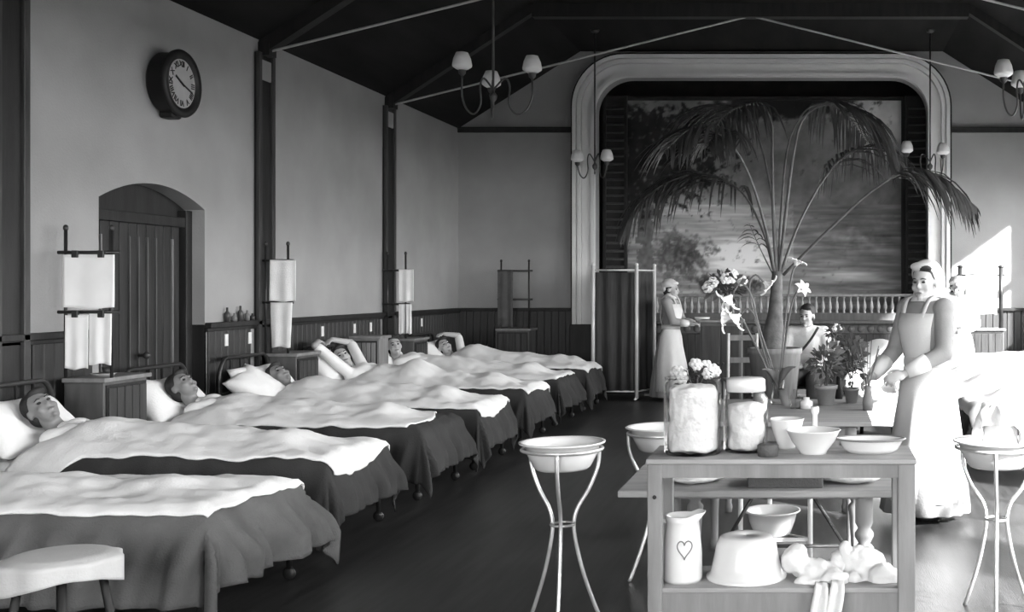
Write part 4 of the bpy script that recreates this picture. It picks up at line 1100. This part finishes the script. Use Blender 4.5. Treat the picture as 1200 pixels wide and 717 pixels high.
# cloth-draped jug in the right basin
jx, jy, jz = at(1172, 0, 5.25).x, 5.25, .685
bm = nb(); lathe(bm, [(0, 0), (.07, 0), (.085, .06), (.08, .16), (.055, .22), (.065, .27), (.06, .27), (.05, .22), (.07, .1), (0, .01)], (jx, jy, jz), 24); tag(obj('jug', bm, 'enamel', None, True), 'white jug under a fringed cloth standing in a wash basin', 'jug')
bm = nb()
def drp(a, b):
    th = a * 2 * math.pi; rr = .005 + b * .19; k = sstep(.35, .6, b); fr = .02 * noise.noise(V(math.cos(th) * 3, math.sin(th) * 3, b * 3))
    lng = .5 + .5 * max(0, math.cos(th * 2 + .4))
    x = jx + math.cos(th) * (min(rr, .075) + k * (.025 + .02 * math.sin(th * 7)) + fr); y = jy + math.sin(th) * (min(rr, .075) + k * (.025 + .02 * math.sin(th * 7)) + fr)
    z = jz + .275 - max(0, rr - .07) * 1.5 * lng + fr * .5
    return V(x, y, z)
grid(bm, drp, 64, 20); bmesh.ops.remove_doubles(bm, verts=bm.verts, dist=.0005)
tag(obj('cloth', bm, 'white_cloth', None, True, solid=.003), 'crumpled white cloth with hanging ends over the jug in the basin', 'cloth')

# ================================================================ NEAR WASH TABLE
y0, y1 = 3.92, 4.26; zt = .906; zl = .459
tx0, tx1 = -.578, .346
t = thing('wash_table', 'plain two-tier wooden wash table crowded with jars and bowls', 'table', ((tx0 + tx1) / 2, (y0 + y1) / 2, 0))
bm = nb(); box(bm, tx0 - .005, tx1 + .005, y0 - .005, y1 + .005, zt - .018, zt); obj('table_top', bm, 'pale_wood', t, w=True, bevel=.004)
for yy in (y0, y1 - .025):
    bm = nb(); box(bm, tx0 + .02, tx1 - .02, yy + .003, yy + .022, zt - .065, zt - .018); obj('rail', bm, 'grey_wood', t, w=True)
for xx in (tx0, tx1 - .025):
    bm = nb(); box(bm, xx + .003, xx + .022, y0 + .01, y1 - .01, zt - .066, zt - .018); obj('end_rail', bm, 'grey_wood', t, w=True)
for xx, wd in ((tx0, .05), (tx1 - .06, .06)):
    for yy in (y0, y1 - .045):
        bm = nb(); box(bm, xx, xx + wd, yy, yy + .045, 0, zt - .018); obj('leg', bm, 'grey_wood', t, w=True, bevel=.004)
bm = nb(); box(bm, tx0 + .02, tx1 - .02, y0 + .01, y1 - .01, zl - .018, zl); obj('shelf', bm, 'pale_wood', t, w=True, bevel=.004)
bm = nb(); box(bm, tx0 + .02, tx1 - .02, y0 + .014, y0 + .032, zl - .09, zl - .018); obj('shelf_rail', bm, 'grey_wood', t, w=True)
bm = nb(); ell(bm, (tx0 + .025, y0 - .002, .775), (.007, .004, .007)); obj('peg', bm, 'dark_wood', t, True, w=True)

def lump(name, label, cat, blobs, m, voxel=.012, amp=.012, sc=14, group=None, seed=0):
    bm = nb()
    for c, r in blobs: ell(bm, c, r)
    o = fused(name, bm, m, None, voxel, 3)
    for v in o.data.vertices:
        v.co += v.normal * amp * noise.fractal(v.co * sc + V(seed, 0, 0), .8, 2.0, 3)
    return tag(o, label, cat, group)
# cotton jar
jx, jy = at(812, 0, 4.06).x, 4.06
bm = nb(); lathe(bm, [(0, .002), (.094, 0), (.1, .01), (.1, .245), (.094, .262), (.098, .272), (.101, .272), (.097, .258), (.103, .245), (.103, .008), (.096, -.0), (0, 0)], (jx, jy, zt), 40); tag(obj('glass_jar', bm, 'glass', None, True), 'wide open glass jar packed with white cotton wool', 'jar')
lump('cotton_wool', 'white cotton wool filling the wide glass jar', 'cotton', [((jx, jy, zt + .02 + .014 * k), (.090, .090, .016)) for k in range(16)], 'cotton', .008, .008, 22)
# lidded jar
kx, ky = at(874, 0, 4.12).x, 4.12
bm = nb(); lathe(bm, [(0, .002), (.072, 0), (.078, .01), (.078, .19), (.066, .205), (.066, .215), (.069, .215), (.07, .206), (.081, .192), (.081, .008), (.074, 0), (0, 0)], (kx, ky, zt), 36); jr = tag(obj('glass_jar', bm, 'glass', None, True), 'narrower glass jar with a pale lid holding white dressings', 'jar')
bm = nb(); lathe(bm, [(0, .265), (.062, .265), (.07, .258), (.072, .217), (.0, .216)], (kx, ky, zt), 30); lid = obj('lid', bm, 'enamel', jr, True)
lump('dressings', 'folded white dressings inside the lidded glass jar', 'dressing', [((kx, ky, zt + .02 + .014 * k), (.068, .068, .016)) for k in range(11)], 'cotton', .008, .008, 20, seed=4)
# dark box, bowls, tray
bx = at(900, 0, 4.0)
bm = nb(); lathe(bm, [(0, 0), (.036, 0), (.038, .038), (.03, .042), (0, .042)], (bx.x, 4.0, zt), 20); tag(obj('tin', bm, 'dark_towel', None, True), 'small dark round tin on the wash table', 'tin')
def bowl(label, x, y, z, r, h, m='enamel', group='bowls on the wash table'):
    bm = nb(); lathe(bm, [(0, 0), (r * .5, 0), (r * .52, .008), (r * .8, h * .5), (r, h * .95), (r * 1.05, h), (r * .98, h), (r * .76, h * .5), (r * .48, .016), (0, .012)], (x, y, z), 32)
    return tag(obj('bowl', bm, m, None, True), label, 'bowl', group)
p = at(953, 0, 4.06); bowl('white enamel bowl in the middle of the wash table', p.x, 4.06, zt, .095, .085)
p = at(922, 0, 4.19); bowl('deeper white bowl behind the small dark tin', p.x, 4.185, zt, .062, .11)
p = at(1021, 0, 4.05); t = thing('dish', 'long white oval dish at the end of the wash table', 'dish', (p.x, 4.08, zt))
bm = nb(); lathe(bm, [(0, 0), (.7, 0), (.86, .3), (1, .9), (1.06, 1), (.98, 1), (.82, .35), (.68, .1), (0, .08)], seg=40, M=Matrix.Diagonal((.115, .075, .05, 1))); obj('dish_body', bm, 'enamel', t, True)
bm = nb(); tube(bm, [(.122 * math.cos(a), .08 * math.sin(a), .05) for a in [2 * math.pi * k / 40 for k in range(41)]], .004, 6); obj('rim', bm, 'enamel_rim', t, True)
p = at(955, 0, 4.2); bm = nb(); lathe(bm, [(0, 0), (.028, 0), (.03, .008), (.01, .02), (.009, .12), (.015, .13), (.015, .15), (0, .15)], (p.x, 4.215, zt), 16); tag(obj('candlestick', bm, 'enamel', None, True), 'slim white candlestick behind the bowl on the wash table', 'candlestick')

# lower shelf: jug, upturned basin, bundles
jx, jy = at(800, 0, 4.04).x, 4.04
jug = thing('enamel_jug', 'white enamel jug marked with a heart outline on the lower shelf', 'jug', (jx, jy, zl))
bm = nb(); lathe(bm, [(0, 0), (.066, 0), (.07, .012), (.069, .1), (.062, .17), (.058, .21), (.063, .232), (.058, .232), (.054, .21), (.06, .1), (0, .01)], seg=32)
for v in bm.verts:
    if v.co.z > .215 and v.co.x > .03: v.co.x += .02; v.co.z += .012
obj('jug_body', bm, 'enamel', jug, True)
bm = nb(); tube(bm, spline([(-.058, 0, .21), (-.095, 0, .2), (-.1, 0, .14), (-.085, 0, .08), (-.066, 0, .05)], 16), .008, 8); obj('handle', bm, 'enamel', jug, True)
bm = nb(); hp = []
for k in range(41):
    a = 2 * math.pi * k / 40; hx = .022 * math.sin(a) ** 3 * 1.15; hz = .0019 * (13 * math.cos(a) - 5 * math.cos(2 * a) - 2 * math.cos(3 * a) - math.cos(4 * a))
    zz = .125 + hz * 1.15; xx = .014 + hx; rr = .0695 - max(0, zz - .1) * .1
    hp.append((xx, -math.sqrt(max(rr * rr - xx * xx, 1e-6)), zz))
tube(bm, hp, .0024, 6); obj('heart_outline', bm, 'enamel_rim', jug, True)
p = at(875, 0, 4.10)
bm = nb(); r, h = .135, .15
lathe(bm, [(r * 1.06, 0), (r * 1.07, .008), (r * .96, .016), (r * .88, h * .4), (r * .80, h * .8), (r * .70, h * .97), (r * .6, h), (0, h), (0, h - .006), (r * .66, h - .01), (r * .84, h * .4), (r * .92, .012)], (p.x, 4.09, zl), 40)
tag(obj('wash_basin', bm, 'enamel', None, True), 'white enamel basin turned upside down on the lower shelf', 'basin', 'enamel wash basins')
def wc(px, py, d): q = at(px, py, d); return (q.x, q.y, q.z)
lump('cloth_bundle', 'rumpled white cloth bundle next to the upturned basin', 'cloth', [(wc(932, 655, 4.08), (.045, .05, .05)), (wc(955, 668, 4.08), (.08, .06, .04)), (wc(975, 676, 4.03), (.06, .06, .032)), (wc(948, 683, 4.02), (.05, .05, .022)), (wc(985, 662, 4.12), (.05, .05, .05))], 'white_cloth', .009, .016, 16, 'cloth bundles', 2)
lump('cloth_bundle', 'tied white cloth bundle at the leg end of the lower shelf', 'cloth', [(wc(1010, 660, 4.12), (.085, .07, .06)), (wc(1035, 676, 4.04), (.062, .06, .045)), (wc(1000, 678, 4.06), (.05, .06, .035)), (wc(990, 646, 4.1), (.016, .016, .04)), (wc(1046, 682, 4.06), (.04, .05, .035))], 'white_cloth', .009, .014, 15, 'cloth bundles', 7)
for k, (pa, pc) in enumerate((((963, 690), (956, 735)), ((982, 688), (974, 730)))):
    a = at(pa[0], pa[1], 3.905); b = at(pc[0], pc[1], 3.90)
    bm = nb()
    def f(u, v):
        q = a.lerp(b, v); return V(q.x + (u - .5) * (.045 + .01 * math.sin(v * 3)), q.y - .006 * math.sin(u * 9) - (.0 if v > .1 else -.06 * (1 - v / .1)), q.z + (.0 if v > .1 else 0.008))
    grid(bm, f, 10, 14); tag(obj('cloth_strip', bm, 'white_cloth', None, True, solid=.004), ('narrow white cloth end hanging over the lower shelf edge, by the upturned basin', 'narrow white cloth end hanging over the lower shelf edge, by the tied bundle')[k], 'cloth', 'hanging cloth ends')

# ================================================================ LONG TABLES BEHIND
def ward_table(label, x0, x1, y0, y1, z, m='pale_wood', braces=False, ah=.12):
    t = thing('ward_table', label, 'table', ((x0 + x1) / 2, (y0 + y1) / 2, 0), group='long ward tables')
    bm = nb(); box(bm, x0, x1, y0, y1, z - .028, z); obj('table_top', bm, m, t, w=True, bevel=.006)
    for yy in (y0 + .1, y1 - .12):
        bm = nb(); box(bm, x0 + .2, x1 - .1, yy, yy + .02, z - ah, z - .028); obj('apron_rail', bm, 'grey_wood', t, w=True)
    for xx in (x0 + .2, x1 - .12):
        bm = nb(); box(bm, xx - .01, xx + .01, y0 + .1, y1 - .1, z - ah, z - .028); obj('end_rail', bm, 'grey_wood', t, w=True)
        for yy in (y0 + .12, y1 - .12):
            bm = nb(); lathe(bm, [(.0, 0), (.022, 0), (.026, .04), (.02, .06), (.024, .25), (.034, .40), (.04, .45), (.024, .47), (.038, .495), (.038, .51), (.026, .53), (.036, .55), (.036, z - .028)], (xx, yy, 0), 16); obj('leg', bm, 'grey_wood', t, True, w=True)
    if braces:
        for s, (xa, xb) in ((0, (-.22, -.40)), (1, (-.06, .13))):
            bm = nb(); tube(bm, [(xa, y0 + .5, z - .03), (xb, y0 + .5, z - .33)], .008, 8); obj('brace', bm, 'iron', t, True, w=True)
        bm = nb(); tube(bm, [(-.40, y0 + .5, z - .33), (.13, y0 + .5, z - .33)], .008, 8); obj('brace_bar', bm, 'iron', t, True, w=True)
    return t
ward_table('long pale table with turned legs just behind the wash table', -.775, .318, 4.46, 5.58, .70, braces=True, ah=.05)
ward_table('second long table carrying the lily vase and potted plants', -.775, .322, 6.4, 7.7, .74)
p = at(921, 0, 4.62); bm = nb(); box(bm, p.x - .15, p.x + .15, 4.52, 4.74, .70, .745); tag(obj('flat_box', bm, 'dark_towel', bevel=.005), 'flat dark box on the long table behind the wash table', 'box')
lump('folded_linen', 'stack of folded white linen on the long table beside the flat dark box', 'linen', [((.15, 4.66, .725), (.13, .1, .026)), ((.15, 4.66, .75), (.12, .1, .022))], 'white_cloth', .009, .006, 12, 'linen on the table', 1)
lump('folded_linen', 'loose white linen on the long table below the cotton jar', 'linen', [((-.50, 4.66, .722), (.12, .1, .024)), ((-.42, 4.7, .735), (.08, .09, .028))], 'white_cloth', .009, .008, 12, 'linen on the table', 5)
# tubular stand with low basin between the tables
q = 6.0
ts = thing('basin_stand', 'low white tubular stand between the two long tables', 'stand', (at(905, 0, q).x, q, 0))
c = ts.location
for dx, dy in ((-.16, -.12), (-.02, .14), (.2, -.1)):
    bm = nb(); tube(bm, [(dx, dy, 0), (dx, dy, .64)], .013, 8); obj('leg', bm, 'white_paint', ts, True)
bm = nb(); tube(bm, [(-.16, -.12, .63), (-.02, .14, .63), (.2, -.1, .63), (-.16, -.12, .63)], .01, 8); obj('top_frame', bm, 'white_paint', ts, True)
bm = nb(); tube(bm, [(-.16, -.12, .19), (-.02, .14, .19), (.2, -.1, .19), (-.16, -.12, .19)], .01, 8); obj('low_frame', bm, 'white_paint', ts, True)
bm = nb(); basin_shape(bm, .14, .13); o = tag(obj('wash_basin', bm, 'enamel', None, True), 'small white basin low on the tubular stand below the tables', 'basin', 'enamel wash basins'); o.location = (c.x + .0, c.y - .02, .2)

# --- plants and vases on the second table
lx, ly, lz = at(912, 0, 7.35).x, 7.35, .74
lv = thing('lily_vase', 'glass vase with tall drooping white lilies on the second table', 'vase', (lx, ly, lz))
bm = nb(); lathe(bm, [(0, 0), (.045, 0), (.05, .02), (.035, .1), (.045, .2), (.06, .24), (.057, .24), (.042, .2), (.032, .1), (.044, .015), (0, .012)], seg=24); obj('vase_body', bm, 'glass', lv, True)
def lily(pts, bloom, m='petal', sz=.1):
    P = [at(a, b, ly + c) - V(lx, ly, lz) for a, b, c in pts]
    bm = nb(); tube(bm, spline(P, 16), .007, 6); s_ = obj('lily_stem', bm, 'leaf', lv, True)
    if bloom:
        d = (P[-1] - P[-2]).normalized(); M = frame(P[-1], d, (0, 0, 1)) @ Matrix.Rotation(R(90), 4, 'Y'); bm = nb()
        for k in range(6):
            th = k * math.pi / 3
            def f(a, b):
                wd = (a - .5) * sz * .5 * math.sin(math.pi * min(1, b * .92 + .06)) ; rr = .008 + sz * .75 * b ** 1.6; zz = sz * (.9 * b - .55 * b ** 3)
                return M @ (Matrix.Rotation(th, 3, 'Z') @ V(rr, wd, zz + abs(a - .5) * .02))
            grid(bm, f, 4, 8)
        obj('bloom', bm, m, s_, True, solid=.002)
lily([(912, 466, 0), (905, 430, 0), (890, 385, .0), (880, 345, 0), (868, 332, 0), (858, 345, 0)], True, sz=.12)
lily([(912, 466, 0), (900, 420, 0), (884, 370, .05), (878, 335, .05), (885, 322, .05), (895, 330, .05)], True, sz=.1)
lily([(912, 466, 0), (916, 420, .0), (922, 360, 0), (928, 322, .0), (932, 312, 0)], True, sz=.08)
lily([(912, 466, 0), (918, 420, .05), (925, 370, .05), (932, 345, .05), (938, 340, 0)], True, sz=.07)
lily([(912, 466, 0), (895, 425, .05), (878, 390, .05), (868, 372, .0), (858, 372, 0)], True, sz=.13)
lily([(912, 466, 0), (893, 405, 0), (885, 372, .0), (876, 362, .0), (868, 368, .0)], True, sz=.12)
for k, (pa, pb_) in enumerate((((912, 455), (898, 432)), ((912, 455), (926, 430)), ((912, 455), (920, 470)))):
    a = at(pa[0], pa[1], ly) - V(lx, ly, lz); b = at(pb_[0], pb_[1], ly - .05) - V(lx, ly, lz); bm = nb()
    S = spline([a, (a + b) / 2 + V(0, 0, .03), b, b + (b - a) * .4 + V(0, 0, -.05)], 10); rows = [[p + V(-.03 * math.sin(math.pi * (i + .3) / 11), 0, .0), p + V(0, -.01, -.01), p + V(.03 * math.sin(math.pi * (i + .3) / 11), 0, .0)] for i, p in enumerate(S)]
    loft(bm, rows, cap=False, closed=False); obj('leaf', bm, 'leaf', lv, True, solid=.002)

def bush(parent, c, r, n, m, lw=.02, ll=.06, seed=0, flowers=0, fm='petal', fs=.018):
    rr = random.Random(seed); bm = nb()
    for k in range(n):
        d = V(rr.uniform(-1, 1), rr.uniform(-1, 1), rr.uniform(-.4, 1)).normalized(); p = Vector(c) + V(d.x * r[0], d.y * r[1], d.z * r[2]) * rr.uniform(.35, 1)
        q = p + d * ll + V(0, 0, rr.uniform(-.4, .2) * ll); s = d.cross(V(rr.random(), rr.random(), 1)).normalized() * lw; m_ = (p + q) / 2 + V(0, 0, lw * .5)
        bm.faces.new([bm.verts.new(v) for v in (p, m_ + s, q, m_ - s)])
    obj('foliage', bm, m, parent)
    for k in range(flowers):
        d = V(rr.uniform(-1, 1), rr.uniform(-1, .3), rr.uniform(0, 1)).normalized(); p = Vector(c) + V(d.x * r[0], d.y * r[1], d.z * r[2]) * 1.05
        bm = nb()
        for a in range(6):
            e_ = V(math.cos(a * 1.047), .4, math.sin(a * 1.047)); ell(bm, p + e_ * fs * .8, (fs * .6, fs * .35, fs * .6), seg=8, rng=6)
        ell(bm, p, fs * .5, seg=8, rng=6); obj('flower', bm, fm, parent, True)
def pot(label, x, y, z, r, h, bushr, n, seed, flowers=0, m='terracotta', leafm='leaf', name='potted_plant', fm='petal', fs=.018, ll=.06, lw=.02):
    t = thing(name, label, 'plant' if name == 'potted_plant' else 'vase', (x, y, z), group='pots and vases among the tables')
    bm = nb(); lathe(bm, [(0, 0), (r * .7, 0), (r * .95, h * .8), (r * 1.05, h * .8), (r * 1.08, h), (r * .95, h), (r * .88, h * .85), (0, h * .8)], seg=24); obj('pot', bm, m, t, True)
    bm = nb()
    for k in range(5): tube(bm, [(0, 0, h * .8), (math.cos(k * 1.26) * bushr[0] * .4, math.sin(k * 1.26) * bushr[1] * .4, h + bushr[2])], .004, 6)
    obj('stems', bm, 'leaf', t, True)
    bush(t, (0, 0, h + bushr[2] * .9), bushr, n, leafm, lw, ll, seed, flowers, fm, fs); return t
pot('bushy pot plant in a clay pot on the second table', at(968, 0, 7.3).x, 7.3, .74, .07, .13, (.1, .09, .13), 130, 3)
pot('dark leafy plant in a pale pot on the second table, beside the twigs', at(998, 0, 7.45).x, 7.45, .74, .05, .1, (.1, .09, .17), 150, 6, m='enamel_rim')
# twig vase
tv = thing('twig_vase', 'vase of tall bare twigs near the edge of the second table', 'vase', (at(1017, 0, 7.0).x, 7.0, .74))
bm = nb(); lathe(bm, [(0, 0), (.03, 0), (.035, .05), (.022, .12), (.026, .15), (.022, .15), (.018, .12), (0, .02)], seg=20); obj('vase_body', bm, 'enamel_rim', tv, True)
rr = random.Random(5)
for k in range(9):
    bm = nb(); a = rr.uniform(0, 6.28); L = rr.uniform(.22, .34); tube(bm, spline([(0, 0, .1), (.02 * math.cos(a), .02 * math.sin(a), .2), (.07 * math.cos(a), .07 * math.sin(a), .1 + L)], 6), .003, 5); obj('twig', bm, 'trunk', tv, True)
# small jars on the second table
for k, (px, h, r, m, lab) in enumerate(((932, .12, .03, 'glass', 'small clear glass bottle on the second table by the lilies'), (945, .07, .04, 'enamel', 'squat white pot on the second table by the clay pot'), (889, .16, .035, 'enamel_rim', 'grey stoneware bottle on the second table by the lilies'))):
    bm = nb(); lathe(bm, [(0, 0), (r, 0), (r, h * .65), (r * .5, h * .8), (r * .5, h), (r * .4, h), (r * .4, h * .8), (0, .01)], (at(px, 0, 7.1).x, 7.1, .74), 18); tag(obj('bottle', bm, m, None, True), lab, 'bottle')

# --- far group: cabinet, bouquet, chair, small round table
cx_ = at(848, 0, 13.6).x
cb = thing('side_cabinet', 'dark side cabinet with the flower vase before the stage', 'cabinet', (cx_, 13.6, 0))
bm = nb(); box(bm, -.26, .22, -.2, .2, .05, 1.08); obj('carcass', bm, 'locker_wood', cb, bevel=.008)
bm = nb(); box(bm, -.28, .24, -.22, .22, 1.08, 1.11); obj('top', bm, 'grey_wood', cb, bevel=.008)
for a, b in ((-.24, -.025), (-.015, .2)):
    bm = nb(); box(bm, a, b, -.215, -.2, .1, 1.04); dd = obj('door', bm, 'board_wood', cb, bevel=.005); bm = nb(); ell(bm, ((a + b) / 2 + (.08 if a < -.1 else -.08), -.225, .6), .014); obj('knob', bm, 'brass', dd, True)
for sx in (-1, 1):
    bm = nb(); box(bm, sx * .22 - .02 - .02, sx * .22 + .0, -.2, .2, 0, .05); obj('foot', bm, 'dark_wood', cb)
pot('vase of pale flowers with dark leaves on the side cabinet', at(850, 0, 13.5).x, 13.5, 1.11, .05, .2, (.22, .15, .18), 140, 11, 9, 'enamel', name='flower_vase', fs=.05, ll=.1, lw=.03)
pot('vase of white flowers behind the cotton jar', at(815, 0, 8.6).x, 8.6, .60, .06, .12, (.16, .12, .1), 80, 12, 10, 'enamel', name='flower_vase', fs=.035, ll=.06)
sm = thing('stool', 'low wooden stool under the white flower vase', 'stool', (at(815, 0, 8.6).x, 8.6, 0))
bm = nb(); lathe(bm, [(0, .57), (.17, .57), (.18, .585), (.17, .60), (0, .60)], seg=28); obj('seat', bm, 'grey_wood', sm, True)
for k in range(3):
    a = k * 2.094; bm = nb(); tube(bm, [(.16 * math.cos(a), .16 * math.sin(a), 0), (.11 * math.cos(a), .11 * math.sin(a), .57)], .016, 8); obj('leg', bm, 'grey_wood', sm, True)
c2_ = thing('chair', 'pale wooden chair standing before the side cabinet', 'chair', (at(868, 0, 12.9).x, 12.9, 0), R(12))
bm = nb(); box(bm, -.19, .19, -.19, .19, .43, .46); obj('seat', bm, 'grey_wood', c2_, bevel=.01)
for sx in (-1, 1):
    for sy in (-1, 1):
        bm = nb(); tube(bm, [(sx * .17, sy * .17, 0), (sx * .16, sy * .16, .43 if sy > 0 else .98)], .016, 8); obj('leg', bm, 'white_paint', c2_, True)
for z in (.68, .93):
    bm = nb(); box(bm, -.16, .16, -.17, -.15, z - .03, z + .03); obj('back_slat', bm, 'grey_wood', c2_)
rt = thing('round_table', 'small round table with a pale top near the seated person', 'table', (at(983, 0, 11.8).x, 11.8, 0))
bm = nb(); lathe(bm, [(0, .83), (.2, .83), (.21, .845), (.2, .86), (0, .86)], seg=30); obj('table_top', bm, 'white_paint', rt, True)
bm = nb(); lathe(bm, [(.0, .0), (.035, .05), (.03, .3), (.05, .4), (.025, .5), (.03, .8), (.07, .83)], seg=16); obj('pedestal', bm, 'dark_wood', rt, True)
for k in range(3):
    a = k * 2.094 + .4; bm = nb(); tube(bm, spline([(0, 0, .2), (.12 * math.cos(a), .12 * math.sin(a), .14), (.2 * math.cos(a), .2 * math.sin(a), .015)], 8), .016, 8); obj('foot', bm, 'dark_wood', rt, True)
pot('small flowering plant on the round table', at(978, 0, 11.8).x, 11.8, .86, .05, .08, (.07, .07, .08), 60, 21, 4, 'terracotta', fs=.02)
# white cushion-backed armchair glimpsed behind the veiled nurse
ac = thing('armchair', 'white covered armchair behind the veiled nurse', 'armchair', (at(1028, 0, 11.4).x, 11.4, 0), R(-20))
lumps = nb(); ell(lumps, (0, .1, .72), (.27, .1, .26)); ell(lumps, (0, 0, .42), (.27, .26, .1)); ell(lumps, (.26, 0, .55), (.06, .25, .1)); ell(lumps, (-.26, 0, .55), (.06, .25, .1)); box(lumps, -.27, .27, -.2, .18, .12, .44)
fused('cover', lumps, 'white_cloth', ac, .018, 6)
for sx in (-1, 1):
    for sy in (-1, 1):
        bm = nb(); tube(bm, [(sx * .22, sy * .17, 0), (sx * .2, sy * .15, .2)], .02, 8); obj('leg', bm, 'dark_wood', ac, True)

# --- white stool by the first bed
sx_, sy_ = at(72, 0, 4.22).x, 4.22
ws = thing('stool', 'round stool under a white cloth beside the nearest bed', 'stool', (sx_, sy_, 0))
bm = nb(); lathe(bm, [(0, .47), (.17, .47), (.18, .48), (.17, .495), (0, .495)], seg=30); obj('seat', bm, 'dark_wood', ws, True)
for k in range(4):
    a = k * math.pi / 2 + .6; bm = nb(); tube(bm, [(.2 * math.cos(a), .2 * math.sin(a), 0), (.12 * math.cos(a), .12 * math.sin(a), .47)], .015, 8); obj('leg', bm, 'dark_wood', ws, True)
bm = nb()
def fs_(a, b):
    th = a * 2 * math.pi; q = b * .30; r_ = min(q, .19); k = max(0, q - .19)
    return V(sx_ + math.cos(th) * (r_ + (.008 * math.sin(th * 8) + .008) * (k > 0)), sy_ + math.sin(th) * (r_ + (.008 * math.sin(th * 8) + .008) * (k > 0)), .508 + .006 * (1 - (r_ / .19) ** 2) - .012 * sstep(.15, .19, r_) - k * (0.75 + .25 * math.sin(th * 2)))
grid(bm, fs_, 60, 20); bmesh.ops.remove_doubles(bm, verts=bm.verts, dist=.0004)
tag(obj('seat_cloth', bm, 'shaded_cloth', None, True, solid=.004), 'white cloth draped over the round stool', 'cloth')
